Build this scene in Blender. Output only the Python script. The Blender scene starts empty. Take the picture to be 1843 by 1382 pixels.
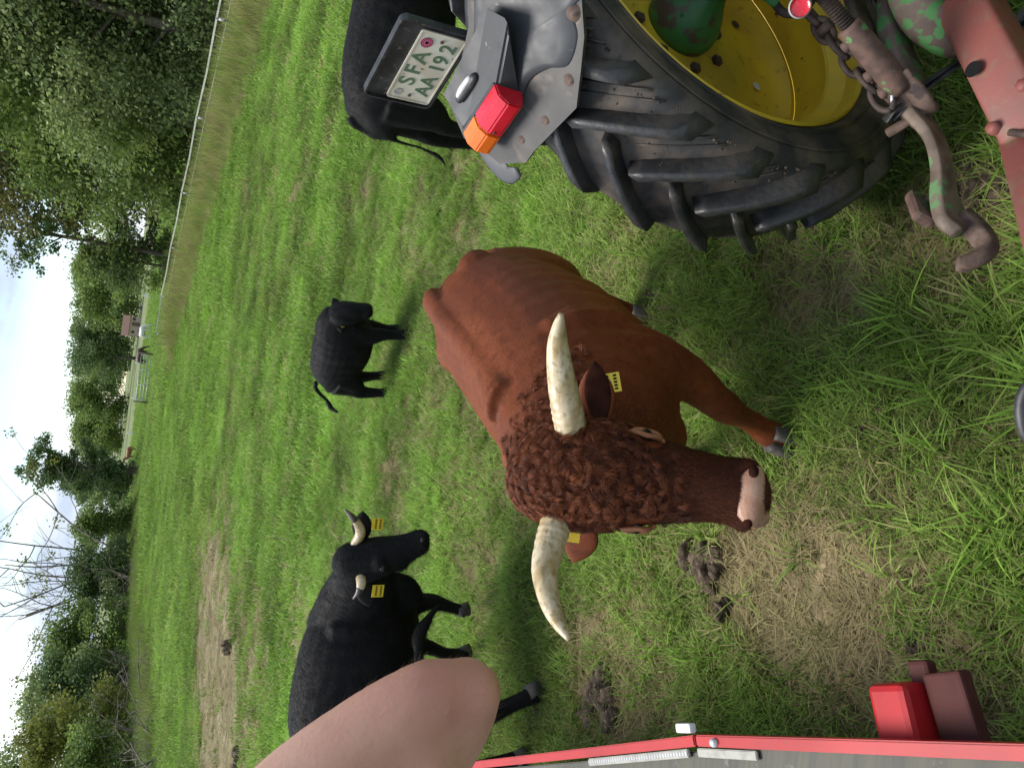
import bpy, bmesh, math, random
import numpy as np
from mathutils import Vector, Matrix

scene = bpy.context.scene
COL = scene.collection
R = math.radians
# ------------------------------------------------------------------ camera
PITCH, ROLL, EYE = R(26.6), R(7.0), 2.2
fw = Vector((0, math.cos(PITCH), -math.sin(PITCH)))
r0 = Vector((1, 0, 0)); w0 = Vector((0, math.sin(PITCH), math.cos(PITCH)))
rt = r0 * math.cos(ROLL) + w0 * math.sin(ROLL)
up = w0 * math.cos(ROLL) - r0 * math.sin(ROLL)
cd = bpy.data.cameras.new('camera'); cam = bpy.data.objects.new('camera', cd); COL.objects.link(cam)
cd.sensor_fit = 'HORIZONTAL'; cd.angle = 2 * math.atan(921.5 / 1385); cd.clip_end = 3000; cd.clip_start = .02
# the phone was held upright and the file stored on its side: image right = scene down, image up = scene right
cam.matrix_world = Matrix(((-up.x, rt.x, -fw.x, 0), (-up.y, rt.y, -fw.y, 0), (-up.z, rt.z, -fw.z, EYE), (0, 0, 0, 1)))
scene.camera = cam
# ------------------------------------------------------------------ world and sun
SUN_EL, SUN_AZ = R(57), R(-50)        # azimuth from +Y towards +X
world = bpy.data.worlds.new('World'); scene.world = world; world.use_nodes = True
nt = world.node_tree; nt.nodes.clear()
def wn(t): return nt.nodes.new(t)
out = wn('ShaderNodeOutputWorld'); bg1 = wn('ShaderNodeBackground'); bg2 = wn('ShaderNodeBackground'); mx = wn('ShaderNodeMixShader')
sky = wn('ShaderNodeTexSky'); sky.sky_type = 'NISHITA'; sky.sun_disc = False
sky.sun_elevation = SUN_EL; sky.sun_rotation = SUN_AZ; sky.air_density = 1.0; sky.dust_density = 0.4
bg1.inputs['Strength'].default_value = 0.09
tc = wn('ShaderNodeTexCoord'); mp = wn('ShaderNodeMapping'); mp.inputs['Scale'].default_value = (1, 1, 2.6)
mp.inputs['Location'].default_value = (.35, .2, .1)
n1 = wn('ShaderNodeTexNoise'); n1.inputs['Scale'].default_value = 4.2; n1.inputs['Detail'].default_value = 9; n1.inputs['Roughness'].default_value = .55; n1.inputs['Distortion'].default_value = .25
n2 = wn('ShaderNodeTexNoise'); n2.inputs['Scale'].default_value = 6.5; n2.inputs['Detail'].default_value = 7
cr1 = wn('ShaderNodeValToRGB'); cr1.color_ramp.elements[0].position = .43; cr1.color_ramp.elements[1].position = .58
cr2 = wn('ShaderNodeValToRGB'); cr2.color_ramp.elements[0].position = .42; cr2.color_ramp.elements[1].position = .62
cr2.color_ramp.elements[0].color = (.50, .585, .71, 1); cr2.color_ramp.elements[1].color = (.93, .95, .97, 1)
bg2.inputs['Strength'].default_value = .61
L = nt.links.new
L(tc.outputs['Generated'], mp.inputs['Vector']); L(mp.outputs[0], n1.inputs['Vector']); L(mp.outputs[0], n2.inputs['Vector'])
L(n1.outputs['Fac'], cr1.inputs[0]); L(n2.outputs['Fac'], cr2.inputs[0]); L(cr2.outputs[0], bg2.inputs['Color'])
L(sky.outputs[0], bg1.inputs['Color']); L(cr1.outputs[0], mx.inputs[0]); L(bg1.outputs[0], mx.inputs[1]); L(bg2.outputs[0], mx.inputs[2]); L(mx.outputs[0], out.inputs[0])
sd = bpy.data.lights.new('sun', 'SUN'); sun = bpy.data.objects.new('sun', sd); COL.objects.link(sun)
sd.energy = 2.35; sd.angle = R(30); sd.color = (1, .96, .9)
sdir = Vector((math.sin(SUN_AZ) * math.cos(SUN_EL), math.cos(SUN_AZ) * math.cos(SUN_EL), math.sin(SUN_EL)))
sun.rotation_euler = sdir.to_track_quat('Z', 'Y').to_euler(); sun.location = sdir * 40
vs = scene.view_settings
vs.view_transform = 'Standard'; vs.look = 'None'; vs.exposure = 1.16; vs.gamma = 1; vs.use_curve_mapping = False
scene.cycles.use_denoising = True; scene.cycles.max_bounces = 4; scene.cycles.transparent_max_bounces = 6

# ------------------------------------------------------------------ materials
def P(name, c1, c2=None, scale=6., lo=.4, hi=.6, rough=.6, bump=0., bscale=None, bdist=.01, metal=0., spec=.5,
      c3=None, s3=20., lo3=.55, hi3=.65, coat=0., attr=None, acol=None, stretch=None, sss=0., sheen=0., wave=None, rvar=0., vor=None):
    m = bpy.data.materials.new(name); m.use_nodes = True; t = m.node_tree; b = t.nodes['Principled BSDF']; lk = t.links.new
    def noise(s, d=6, st=None):
        n = t.nodes.new('ShaderNodeTexNoise'); n.inputs['Scale'].default_value = s; n.inputs['Detail'].default_value = d
        src = tco.outputs['Object']
        if st:
            q = t.nodes.new('ShaderNodeMapping'); q.inputs['Scale'].default_value = st; lk(src, q.inputs['Vector']); src = q.outputs[0]
        lk(src, n.inputs['Vector']); return n.outputs['Fac']
    def ramp(f, a, z):
        n = t.nodes.new('ShaderNodeMapRange'); n.inputs['From Min'].default_value = a; n.inputs['From Max'].default_value = z; lk(f, n.inputs['Value']); return n.outputs[0]
    def mix(f, a, c):
        n = t.nodes.new('ShaderNodeMix'); n.data_type = 'RGBA'; lk(f, n.inputs['Factor'])
        for k, v in ((6, a), (7, c)):
            if isinstance(v, tuple): n.inputs[k].default_value = (*v, 1)
            else: lk(v, n.inputs[k])
        return n.outputs[2]
    tco = t.nodes.new('ShaderNodeTexCoord')
    col = c1
    if attr:
        a = t.nodes.new('ShaderNodeAttribute'); a.attribute_name = attr
        col = mix(a.outputs['Fac'], c1, acol)
    if c2: col = mix(ramp(noise(scale, 6, stretch), lo, hi), col, c2)
    if c3: col = mix(ramp(noise(s3, 5), lo3, hi3), col, c3)
    if isinstance(col, tuple): b.inputs['Base Color'].default_value = (*col, 1)
    else: lk(col, b.inputs['Base Color'])
    b.inputs['Roughness'].default_value = rough; b.inputs['Metallic'].default_value = metal; b.inputs['Specular IOR Level'].default_value = spec
    if rvar:
        q = t.nodes.new('ShaderNodeMapRange'); q.inputs['From Min'].default_value = .3; q.inputs['From Max'].default_value = .7
        q.inputs['To Min'].default_value = max(rough - rvar, .05); q.inputs['To Max'].default_value = min(rough + rvar, 1)
        lk(noise((bscale or scale) * .6), q.inputs['Value']); lk(q.outputs[0], b.inputs['Roughness'])
    b.inputs['Coat Weight'].default_value = coat; b.inputs['Coat Roughness'].default_value = .12
    if sss:
        b.inputs['Subsurface Weight'].default_value = sss; b.inputs['Subsurface Radius'].default_value = (.012, .005, .003)
        b.inputs['Subsurface Scale'].default_value = 1.
    if sheen: b.inputs['Sheen Weight'].default_value = sheen; b.inputs['Sheen Roughness'].default_value = .4
    if bump:
        bn = t.nodes.new('ShaderNodeBump'); bn.inputs['Strength'].default_value = bump; bn.inputs['Distance'].default_value = bdist
        if vor:
            v = t.nodes.new('ShaderNodeTexVoronoi'); v.inputs['Scale'].default_value = vor; lk(tco.outputs['Object'], v.inputs['Vector']); lk(v.outputs[0], bn.inputs['Height'])
        else: lk(noise(bscale or scale * 3, 6, stretch), bn.inputs['Height'])
        lk(bn.outputs[0], b.inputs['Normal'])
    return m

def leafmat(name, dark, light, trans=.3, rough=.5, inst=False, dry=None, spec=.18):
    """thin leaf or blade: diffuse + translucent, colour from per-leaf attribute lv (0..1)"""
    m = bpy.data.materials.new(name); m.use_nodes = True; t = m.node_tree; b = t.nodes['Principled BSDF']; lk = t.links.new
    a = t.nodes.new('ShaderNodeAttribute'); a.attribute_name = 'lv'
    x = t.nodes.new('ShaderNodeMix'); x.data_type = 'RGBA'; x.inputs[6].default_value = (*dark, 1); x.inputs[7].default_value = (*light, 1)
    lk(a.outputs['Fac'], x.inputs['Factor']); col = x.outputs[2]
    if inst:
        ai = t.nodes.new('ShaderNodeAttribute'); ai.attribute_type = 'INSTANCER'; ai.attribute_name = 'tint'
        y = t.nodes.new('ShaderNodeMix'); y.data_type = 'RGBA'; lk(ai.outputs['Fac'], y.inputs['Factor']); lk(col, y.inputs[6])
        z = t.nodes.new('ShaderNodeMix'); z.data_type = 'RGBA'; z.inputs[6].default_value = (*dry[0], 1); z.inputs[7].default_value = (*dry[1], 1)
        lk(a.outputs['Fac'], z.inputs['Factor']); lk(z.outputs[2], y.inputs[7]); col = y.outputs[2]
        av = t.nodes.new('ShaderNodeAttribute'); av.attribute_type = 'INSTANCER'; av.attribute_name = 'val'
        hs = t.nodes.new('ShaderNodeHueSaturation'); lk(av.outputs['Fac'], hs.inputs['Value']); lk(col, hs.inputs['Color']); col = hs.outputs[0]
    lk(col, b.inputs['Base Color']); b.inputs['Roughness'].default_value = rough; b.inputs['Specular IOR Level'].default_value = spec
    tr = t.nodes.new('ShaderNodeBsdfTranslucent'); lk(col, tr.inputs['Color'])
    ms = t.nodes.new('ShaderNodeMixShader'); ms.inputs[0].default_value = trans
    lk(b.outputs[0], ms.inputs[1]); lk(tr.outputs[0], ms.inputs[2]); lk(ms.outputs[0], t.nodes['Material Output'].inputs['Surface'])
    return m

M = {}
M['ground'] = P('soil_and_thatch', (.10, .165, .028), (.11, .135, .035), 9, .35, .65, .95, .8, 60, .02, attr='dry', acol=(.36, .27, .165), c3=(.11, .08, .045), s3=3.5, lo3=.55, hi3=.72)
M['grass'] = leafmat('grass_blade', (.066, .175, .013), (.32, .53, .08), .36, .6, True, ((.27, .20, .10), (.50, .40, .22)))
M['trunk'] = P('bark', (.07, .055, .04), (.16, .13, .10), 8, rough=.9, bump=.6, bscale=30, stretch=(1, 1, .25))
M['twig'] = P('bare_twig', (.11, .09, .07), (.25, .21, .17), 5, rough=.9)
M['leaf'] = leafmat('broad_leaf', (.06, .12, .028), (.30, .39, .10), .42, .5)
M['leaf_pale'] = leafmat('pale_leaf', (.09, .145, .05), (.38, .45, .18), .42, .5)
M['leaf_dark'] = leafmat('dark_leaf', (.04, .082, .028), (.20, .28, .095), .38, .5)
M['leaf_olive'] = leafmat('olive_needle', (.07, .08, .024), (.23, .22, .07), .2, .6)
M['leaf_yellow'] = leafmat('yellowing_leaf', (.10, .13, .03), (.36, .37, .08), .3, .5)
M['rubber'] = P('tyre_rubber', (.022, .021, .021), (.038, .035, .033), 14, rough=.6, bump=.25, bscale=90, bdist=.003, c3=(.10, .077, .055), s3=9, lo3=.42, hi3=.64, rvar=.15)
M['lugrubber'] = P('lug_rubber', (.017, .017, .018), (.036, .035, .034), 12, rough=.45, bump=.5, bscale=60, bdist=.004, c3=(.07, .056, .042), s3=14, lo3=.52, hi3=.72, rvar=.15)
M['mud'] = P('caked_dirt', (.045, .033, .024), (.095, .07, .048), 40, rough=.95, bump=1, bscale=70, bdist=.02)
M['yellow'] = P('yellow_wheel_paint', (.72, .50, .025), (.60, .41, .03), 5, rough=.42, bump=.1, bscale=60, bdist=.002, c3=(.10, .07, .03), s3=22, lo3=.64, hi3=.70, rvar=.12)
M['disc'] = P('dirty_shaded_disc', (.66, .46, .025), (.46, .31, .03), 3.5, rough=.5, bump=.12, bscale=50, bdist=.002, c3=(.20, .13, .03), s3=26, lo3=.60, hi3=.75)  # olive dirt, plus the disc's shade beside the lit barrel painted into the yellow
M['furdark'] = leafmat('short_face_fur', (.024, .008, .005), (.105, .031, .013), .0, .55, spec=.12)
M['armfuzz'] = leafmat('arm_fuzz', (.35, .22, .14), (.55, .38, .25), .2, .6)
M['green'] = P('green_machine_paint', (.022, .13, .03), (.035, .17, .045), 6, rough=.45, c3=(.07, .05, .035), s3=14, lo3=.56, hi3=.62, bump=.1, bscale=50, bdist=.003)
M['palegreen'] = P('pale_green_paint', (.20, .40, .22), (.25, .45, .27), 6, rough=.4)
M['chipgreen'] = P('chipped_green_paint', (.10, .065, .048), (.17, .125, .10), 11, rough=.65, c3=(.07, .22, .06), s3=22, lo3=.50, hi3=.54, bump=.5, bscale=40, bdist=.004)
M['rust'] = P('rusty_steel', (.065, .04, .028), (.14, .09, .065), 24, rough=.75, bump=.5, bscale=60, bdist=.004, c3=(.05, .035, .03), s3=24, lo3=.57, hi3=.63)
M['rustdark'] = P('dark_rust', (.035, .024, .02), (.085, .055, .04), 20, rough=.7, bump=.5, bscale=70, bdist=.003, metal=.2)
M['rustpink'] = P('rusty_pink_sleeve', (.13, .072, .054), (.075, .045, .034), 30, rough=.75, bump=.4, bscale=60, bdist=.003, c3=(.09, .22, .07), s3=24, lo3=.60, hi3=.63)
M['wornsteel'] = P('worn_link_steel', (.15, .11, .08), (.075, .052, .036), 16, rough=.55, metal=.2, bump=.3, bscale=50, bdist=.003, c3=(.10, .20, .08), s3=18, lo3=.60, hi3=.65)
M['pink'] = P('faded_red_paint', (.21, .060, .048), (.165, .066, .05), 9, rough=.62, bump=.2, bscale=70, bdist=.003, c3=(.17, .10, .065), s3=26, lo3=.55, hi3=.72)
M['plastic'] = P('grey_fender_plastic', (.030, .031, .034), (.052, .054, .058), 3.5, .35, .65, rough=.52, bump=.06, bscale=25, bdist=.003, c3=(.19, .18, .16), s3=42, lo3=.70, hi3=.74, rvar=.12)
M['flange'] = P('dirty_fender_edge', (.036, .034, .032), (.065, .058, .05), 9, rough=.6, c3=(.13, .10, .075), s3=16, lo3=.58, hi3=.7, bump=.2, bscale=50, bdist=.003)
M['blackplast'] = P('black_holder_plastic', (.014, .014, .015), (.035, .035, .037), 20, rough=.45, c3=(.09, .085, .075), s3=60, lo3=.62, hi3=.7)
M['plate'] = P('plate_white', (.62, .58, .47), (.52, .47, .36), 14, rough=.42, c3=(.25, .12, .06), s3=45, lo3=.69, hi3=.73)
M['plategreen'] = P('plate_green_ink', (.075, .135, .072), (.11, .17, .10), 30, rough=.5)
M['pinkseal'] = P('pink_sticker', (.62, .13, .22), rough=.4)
M['ink'] = P('black_ink', (.012, .012, .012), rough=.9, spec=.05)
M['greyseal'] = P('grey_seal', (.22, .22, .21), (.42, .41, .37), 130, rough=.5)
M['redlens'] = P('red_lens', (.60, .012, .03), (.50, .01, .02), 10, rough=.16, coat=.6, bump=.25, vor=260, bdist=.001)
M['pinklens'] = P('clear_red_lens', (.72, .05, .09), rough=.12, coat=.6)
M['orangelens'] = P('orange_lens', (.75, .17, .01), (.68, .13, .01), 10, rough=.18, coat=.5, bump=.3, vor=230, bdist=.001)
M['lampglass'] = P('lamp_glass', (.50, .49, .47), (.62, .61, .58), 40, rough=.25, coat=.3, bump=.2, bscale=120, bdist=.002)
M['red'] = P('glossy_red_paint', (.40, .012, .015), (.33, .010, .013), 6, rough=.5, coat=.05, spec=.3, bump=.12, bscale=30, bdist=.004, c3=(.20, .02, .018), s3=35, lo3=.68, hi3=.72)
M['maroon'] = P('maroon_primer', (.050, .014, .012), (.07, .021, .018), 8, rough=.7, spec=.2, bump=.25, bscale=50, bdist=.003, c3=(.18, .14, .12), s3=28, lo3=.72, hi3=.75)
M['plank'] = P('weathered_plank', (.058, .054, .032), (.036, .034, .022), 5, rough=.6, bump=.4, bscale=22, bdist=.004, stretch=(.25, 4, 4), c3=(.14, .13, .095), s3=30, lo3=.62, hi3=.75)
M['strip'] = P('grey_plastic_strip', (.34, .33, .28), (.26, .25, .22), 40, rough=.6, bump=.4, bscale=120, bdist=.003)
M['white'] = P('white_plastic', (.72, .72, .72), (.6, .6, .6), 30, rough=.4)
M['galv'] = P('galvanised_steel', (.52, .54, .55), (.40, .42, .43), 12, rough=.45, metal=.3)
M['tape'] = P('fence_tape', (.62, .62, .52), (.48, .50, .40), 3, rough=.7)
M['post'] = P('fence_post', (.03, .045, .06), (.06, .07, .08), 8, rough=.6)
M['blackrubber'] = P('black_rubber', (.018, .018, .02), (.05, .05, .052), 25, rough=.5, bump=.3, bscale=60, bdist=.002)
M['bullcoat'] = P('red_brown_coat', (.130, .032, .0105), (.175, .045, .0135), 4, rough=.6, bump=.35, bscale=150, bdist=.004, stretch=(1, .45, 1), attr='dk', acol=(.024, .0085, .006), c3=(.095, .024, .009), s3=26, lo3=.5, hi3=.72, spec=.18)
M['curl'] = leafmat('curly_hair_red', (.050, .0135, .007), (.27, .082, .030), .05, .45, spec=.25)
M['furred'] = leafmat('short_fur_red', (.11, .027, .008), (.25, .066, .02), .05, .55, spec=.15)
M['black'] = P('black_coat', (.0045, .0043, .0045), (.0075, .007, .0068), 6, rough=.7, bump=.4, bscale=90, bdist=.004, spec=.2, c3=(.016, .013, .011), s3=18, lo3=.58, hi3=.75)
M['furblack'] = leafmat('short_fur_black', (.004, .004, .0045), (.013, .0125, .013), .0, .7, spec=.12)
M['horn'] = P('ivory_horn', (.60, .50, .33), (.40, .29, .13), 14, .38, .62, rough=.38, bump=.4, bscale=28, bdist=.003, c3=(.22, .15, .06), s3=60, lo3=.52, hi3=.72, stretch=(.5, 2.2, 2.2))
M['horn_dark'] = P('dark_horn_tip', (.05, .04, .035), (.13, .11, .09), 15, rough=.4)
M['nose'] = P('pink_muzzle', (.50, .29, .19), (.40, .20, .12), 14, rough=.42, bump=.3, vor=120, bdist=.002)
M['dknose'] = P('black_muzzle', (.012, .011, .012), (.03, .028, .028), 20, rough=.3, bump=.3, vor=120, bdist=.002)
M['eyerim'] = P('tan_eye_skin', (.30, .115, .04), (.20, .07, .028), 18, rough=.6)
M['eye'] = P('dark_eye', (.006, .005, .005), rough=.25, coat=.15, spec=.3)
M['earinner'] = P('dark_ear_skin', (.022, .008, .006), (.045, .015, .009), 20, rough=.9, spec=.05)
M['tag'] = P('yellow_ear_tag', (.74, .55, .03), (.66, .47, .03), 20, rough=.45)
M['hoof'] = P('grey_hoof', (.045, .04, .035), (.10, .085, .07), 18, rough=.6)
M['dung'] = P('dried_dung', (.040, .026, .016), (.115, .08, .05), 20, rough=.9, bump=1, bscale=40, bdist=.02, c3=(.20, .15, .09), s3=45, lo3=.6, hi3=.7)
M['skin'] = P('arm_skin', (.50, .265, .19), (.57, .325, .235), 12, .35, .65, rough=.52, sss=.2, bump=.35, bscale=260, bdist=.0012, c3=(.45, .19, .14), s3=7, lo3=.45, hi3=.75, spec=.35)
M['shirt'] = P('grey_shirt', (.12, .13, .15), (.15, .16, .18), 40, rough=.9)
M['jeans'] = P('blue_jeans', (.04, .06, .11), (.06, .08, .14), 40, rough=.9)
M['hair'] = P('brown_hair', (.05, .03, .018), (.09, .055, .03), 60, rough=.6, bump=.5, bscale=90)
M['horse_bay'] = P('bay_coat', (.06, .022, .012), (.09, .035, .018), 5, rough=.5)
M['horse_chestnut'] = P('chestnut_coat', (.24, .085, .035), (.30, .12, .05), 5, rough=.5)
M['horse_white'] = P('white_coat', (.72, .70, .66), (.6, .58, .54), 5, rough=.6)
M['brick'] = P('pale_brick', (.42, .33, .26), (.34, .25, .19), 4, rough=.9)
M['roof'] = P('brown_roof', (.16, .09, .065), (.12, .07, .05), 3, rough=.9)

# ------------------------------------------------------------------ mesh helpers
def link(o, parent=None):
    COL.objects.link(o)
    if parent: o.parent = parent
    return o
def tag(o, label=None, cat=None, group=None, kind=None):
    if label: o['label'] = label
    if cat: o['category'] = cat
    if group: o['group'] = group
    if kind: o['kind'] = kind
    return o
def empty(name, loc=(0, 0, 0), rz=0.):
    o = bpy.data.objects.new(name, None); COL.objects.link(o); o.location = loc; o.rotation_euler = (0, 0, rz); o.empty_display_size = .1
    return o
def mk(name, V, F, mat, parent=None, smooth=True, off=(0, 0, 0)):
    me = bpy.data.meshes.new(name); V = np.asarray(V, float) - np.asarray(off, float)
    me.from_pydata([tuple(v) for v in V], [], [tuple(f) for f in F]); me.materials.append(M[mat] if isinstance(mat, str) else mat)
    if smooth: me.shade_smooth()
    return link(bpy.data.objects.new(name, me), parent)
def fastmesh(name, V, nper, mat, parent=None, lv=None, faces=None):
    """V (n*nper,3): n identical polygons, or faces = (m,k) index array"""
    me = bpy.data.meshes.new(name); V = np.ascontiguousarray(V, np.float32)
    if faces is None: faces = np.arange(len(V), dtype=np.int32).reshape(-1, nper)
    m, k = faces.shape
    me.vertices.add(len(V)); me.vertices.foreach_set('co', V.ravel())
    me.loops.add(m * k); me.loops.foreach_set('vertex_index', np.ascontiguousarray(faces, np.int32).ravel())
    me.polygons.add(m); me.polygons.foreach_set('loop_start', np.arange(0, m * k, k, dtype=np.int32))
    if lv is not None:
        a = me.attributes.new('lv', 'FLOAT', 'POINT'); a.data.foreach_set('value', np.ascontiguousarray(lv, np.float32))
    me.update(calc_edges=True); me.materials.append(M[mat])
    return link(bpy.data.objects.new(name, me), parent)
def bevel_box(name, size, loc, mat, parent=None, bev=.005, rot=(0, 0, 0), seg=2):
    bm = bmesh.new(); bmesh.ops.create_cube(bm, size=1); bmesh.ops.scale(bm, vec=size, verts=bm.verts)
    if bev: bmesh.ops.bevel(bm, geom=bm.edges[:], offset=bev, segments=seg, affect='EDGES', profile=.5)
    me = bpy.data.meshes.new(name); bm.to_mesh(me); bm.free(); me.materials.append(M[mat])
    o = link(bpy.data.objects.new(name, me), parent); o.location = loc; o.rotation_euler = rot
    return o
def prism(name, poly, axis, a, b, mat, parent=None, bev=.0, smooth=False):
    """extrude a 2-D polygon along axis ('x','y','z') from a to b"""
    bm = bmesh.new()
    def p3(p, t): return {'x': (t, p[0], p[1]), 'y': (p[0], t, p[1]), 'z': (p[0], p[1], t)}[axis]
    A = [bm.verts.new(p3(p, a)) for p in poly]; B = [bm.verts.new(p3(p, b)) for p in poly]; n = len(poly)
    bm.faces.new(A); bm.faces.new(B[::-1])
    for i in range(n): bm.faces.new((A[i], B[i], B[(i + 1) % n], A[(i + 1) % n]))
    bmesh.ops.recalc_face_normals(bm, faces=bm.faces)
    if bev: bmesh.ops.bevel(bm, geom=bm.edges[:], offset=bev, segments=2, affect='EDGES')
    me = bpy.data.meshes.new(name); bm.to_mesh(me); bm.free(); me.materials.append(M[mat])
    return link(bpy.data.objects.new(name, me), parent)
def catmull(P_, k=4):
    P_ = np.asarray(P_, float)
    if len(P_) < 3: return P_
    Q = np.vstack([2 * P_[0] - P_[1], P_, 2 * P_[-1] - P_[-2]]); o = []
    for i in range(1, len(Q) - 2):
        for t in np.linspace(0, 1, k, endpoint=False):
            a, b, c, d = Q[i - 1], Q[i], Q[i + 1], Q[i + 2]
            o.append(.5 * (2 * b + (c - a) * t + (2 * a - 5 * b + 4 * c - d) * t * t + (3 * b - a - 3 * c + d) * t ** 3))
    o.append(Q[-2]); return np.array(o)
def loftdata(sec, n=20, k=4, hint=(0, 0, 1), caps=True, power=2.):
    """sec: rows x,y,z,half_width,half_height -> tube of (super)elliptic sections"""
    S = catmull(sec, k) if k > 1 else np.asarray(sec, float)
    S[:, 3:5] = np.maximum(S[:, 3:5], .001)
    T = np.gradient(S[:, :3], axis=0); T /= np.linalg.norm(T, axis=1)[:, None] + 1e-9
    h = np.asarray(hint, float); V = []; F = []
    a = np.linspace(0, 2 * np.pi, n, endpoint=False)
    ca, sa = np.cos(a), np.sin(a); ca = np.sign(ca) * np.abs(ca) ** (2 / power); sa = np.sign(sa) * np.abs(sa) ** (2 / power)
    for i in range(len(S)):
        l = np.cross(h, T[i]); l /= np.linalg.norm(l) + 1e-9; u = np.cross(T[i], l)
        V.append(S[i, :3] + np.outer(ca * S[i, 3], l) + np.outer(sa * S[i, 4], u))
    V = np.vstack(V); m = len(S)
    for i in range(m - 1):
        for j in range(n): F.append((i * n + j, i * n + (j + 1) % n, (i + 1) * n + (j + 1) % n, (i + 1) * n + j))
    if caps: F.append(tuple(range(n))[::-1]); F.append(tuple(range((m - 1) * n, m * n)))
    return V, F
def loft(name, sec, mat, parent=None, n=20, k=4, hint=(0, 0, 1), off=(0, 0, 0), power=2., smooth=True):
    V, F = loftdata(sec, n, k, hint, True, power); return mk(name, V, F, mat, parent, smooth, off)
def tube(name, pts, r, mat, parent=None, n=10, k=4, hint=(.13, .31, .94), off=(0, 0, 0)):
    pts = np.asarray(pts, float); r = np.full(len(pts), r) if np.isscalar(r) else np.asarray(r, float)
    return loft(name, np.column_stack([pts, r, r]), mat, parent, n, k, hint, off)
def lathe(name, prof, mat, parent=None, n=64, cy=0., cz=0., smooth=True, cx=0., closed=False):
    """profile (y, r) turned about the Y axis through (cx, ., cz)"""
    V = []; F = []; m = len(prof)
    for j in range(n):
        a = 2 * math.pi * j / n
        for (y, r) in prof: V.append((cx - r * math.sin(a), cy + y, cz + r * math.cos(a)))
    for j in range(n):
        for i in range(m - (0 if closed else 1)):
            F.append((j * m + i, j * m + (i + 1) % m, ((j + 1) % n) * m + (i + 1) % m, ((j + 1) % n) * m + i))
    o = mk(name, V, F, mat, parent, smooth)
    return o
def joinmesh(parts):
    V = []; F = []; o = 0
    for v, f in parts: V.append(np.asarray(v)); F += [tuple(i + o for i in q) for q in f]; o += len(v)
    return np.vstack(V), F
def remeshed(name, parts, voxel, mat, parent=None, smooth=6, off=(0, 0, 0)):
    """union of overlapping lofts as one continuous skin"""
    V, F = joinmesh(parts); me = bpy.data.meshes.new('tmp'); me.from_pydata([tuple(v) for v in V - np.asarray(off, float)], [], F)
    o = bpy.data.objects.new('tmp', me); COL.objects.link(o)
    a = o.modifiers.new('r', 'REMESH'); a.mode = 'VOXEL'; a.voxel_size = voxel
    b = o.modifiers.new('s', 'SMOOTH'); b.factor = .5; b.iterations = smooth
    dg = bpy.context.evaluated_depsgraph_get(); nm = bpy.data.meshes.new_from_object(o.evaluated_get(dg))
    bpy.data.objects.remove(o); bpy.data.meshes.remove(me)
    nm.name = name; nm.materials.clear(); nm.materials.append(M[mat] if isinstance(mat, str) else mat); nm.shade_smooth()
    return link(bpy.data.objects.new(name, nm), parent)
def mverts(o):
    n = len(o.data.vertices); v = np.empty(n * 3, np.float32); o.data.vertices.foreach_get('co', v)
    q = np.empty(n * 3, np.float32); o.data.vertices.foreach_get('normal', q)
    return v.reshape(-1, 3).astype(float), q.reshape(-1, 3).astype(float)
rng = np.random.default_rng(7)
_lat = rng.random((64, 64))
def vnoise(x, y, s=1., ox=0, oy=0):
    x = np.asarray(x) * s + ox; y = np.asarray(y) * s + oy
    xi = np.floor(x).astype(int); yi = np.floor(y).astype(int); fx = x - xi; fy = y - yi
    fx = fx * fx * (3 - 2 * fx); fy = fy * fy * (3 - 2 * fy)
    g = lambda i, j: _lat[i % 64, j % 64]
    return (g(xi, yi) * (1 - fx) + g(xi + 1, yi) * fx) * (1 - fy) + (g(xi, yi + 1) * (1 - fx) + g(xi + 1, yi + 1) * fx) * fy
def smooth01(x, a, b):
    t = np.clip((x - a) / (b - a), 0, 1); return t * t * (3 - 2 * t)

# ------------------------------------------------------------------ ground
PATCH = [(-6.2, 15.6, 2.6, 6.0, -.25, 1.0), (-4.6, 12.2, 1.4, 1.9, -.3, .75), (2.83, 13.0, .35, 1.2, .2, .9), (.5, 26, .6, 3.5, .3, .8), (-.8, 33, .7, 3, .3, .7),
         (4.0, 21, .5, 3, -.2, .7), (-.62, 1.92, .40, .55, .2, 1.), (.52, 2.1, .26, .36, 0, .8), (-.42, 2.08, .22, .30, .4, .8), (-1.25, 2.95, .35, .5, 0, .85),
         (-.8, 1.5, .4, .5, 0, .8), (.06, 2.9, .5, .35, 0, .5), (-.5, 2.55, .4, .3, 0, .5), (-.3, 1.55, .25, .2, 0, .4), (1.9, 9., .35, .5, 0, .6), (.75, 3.4, .3, .35, 0, .5),
         (-3.9, 19, .7, 3.6, .2, .7), (-3.2, 9.4, .5, .7, 0, .6), (.62, 1.5, .25, .25, 0, .8), (-4.3, 24, .6, 4, .1, .5)]
def dryness(x, y):
    x = np.asarray(x, float); y = np.asarray(y, float)
    d = .48 * smooth01(vnoise(x, y, .9, 3, 11) * .6 + vnoise(x, y, 2.3, 30, 5) * .4, .5, .8) + .42 * smooth01(vnoise(x, y, 5., 1, 40), .55, .9)
    w = vnoise(x, y, 3.1, 9, 2) * .5 + vnoise(x, y, 7.3, 19, 22) * .35
    for cx, cy, rx, ry, a, s in PATCH:
        u = (x - cx) * math.cos(a) + (y - cy) * math.sin(a); v = -(x - cx) * math.sin(a) + (y - cy) * math.cos(a)
        e = np.sqrt((u / rx) ** 2 + (v / ry) ** 2) + (w - .42) * 1.1
        d = np.maximum(d, s * (1 - smooth01(e, .65, 1.25)))
    return np.clip(d, 0, 1)
def axis_pts(lim, s0, g):
    o = [0.]; s = s0
    while o[-1] < lim: o.append(o[-1] + s); s *= g
    return o
ax = axis_pts(900, .09, 1.028); gx = np.array([-v for v in ax[:0:-1]] + ax); ay = axis_pts(1300, .08, 1.022); by = axis_pts(60, .5, 1.3); gy = np.array([-v for v in by[:0:-1]] + ay)
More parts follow.
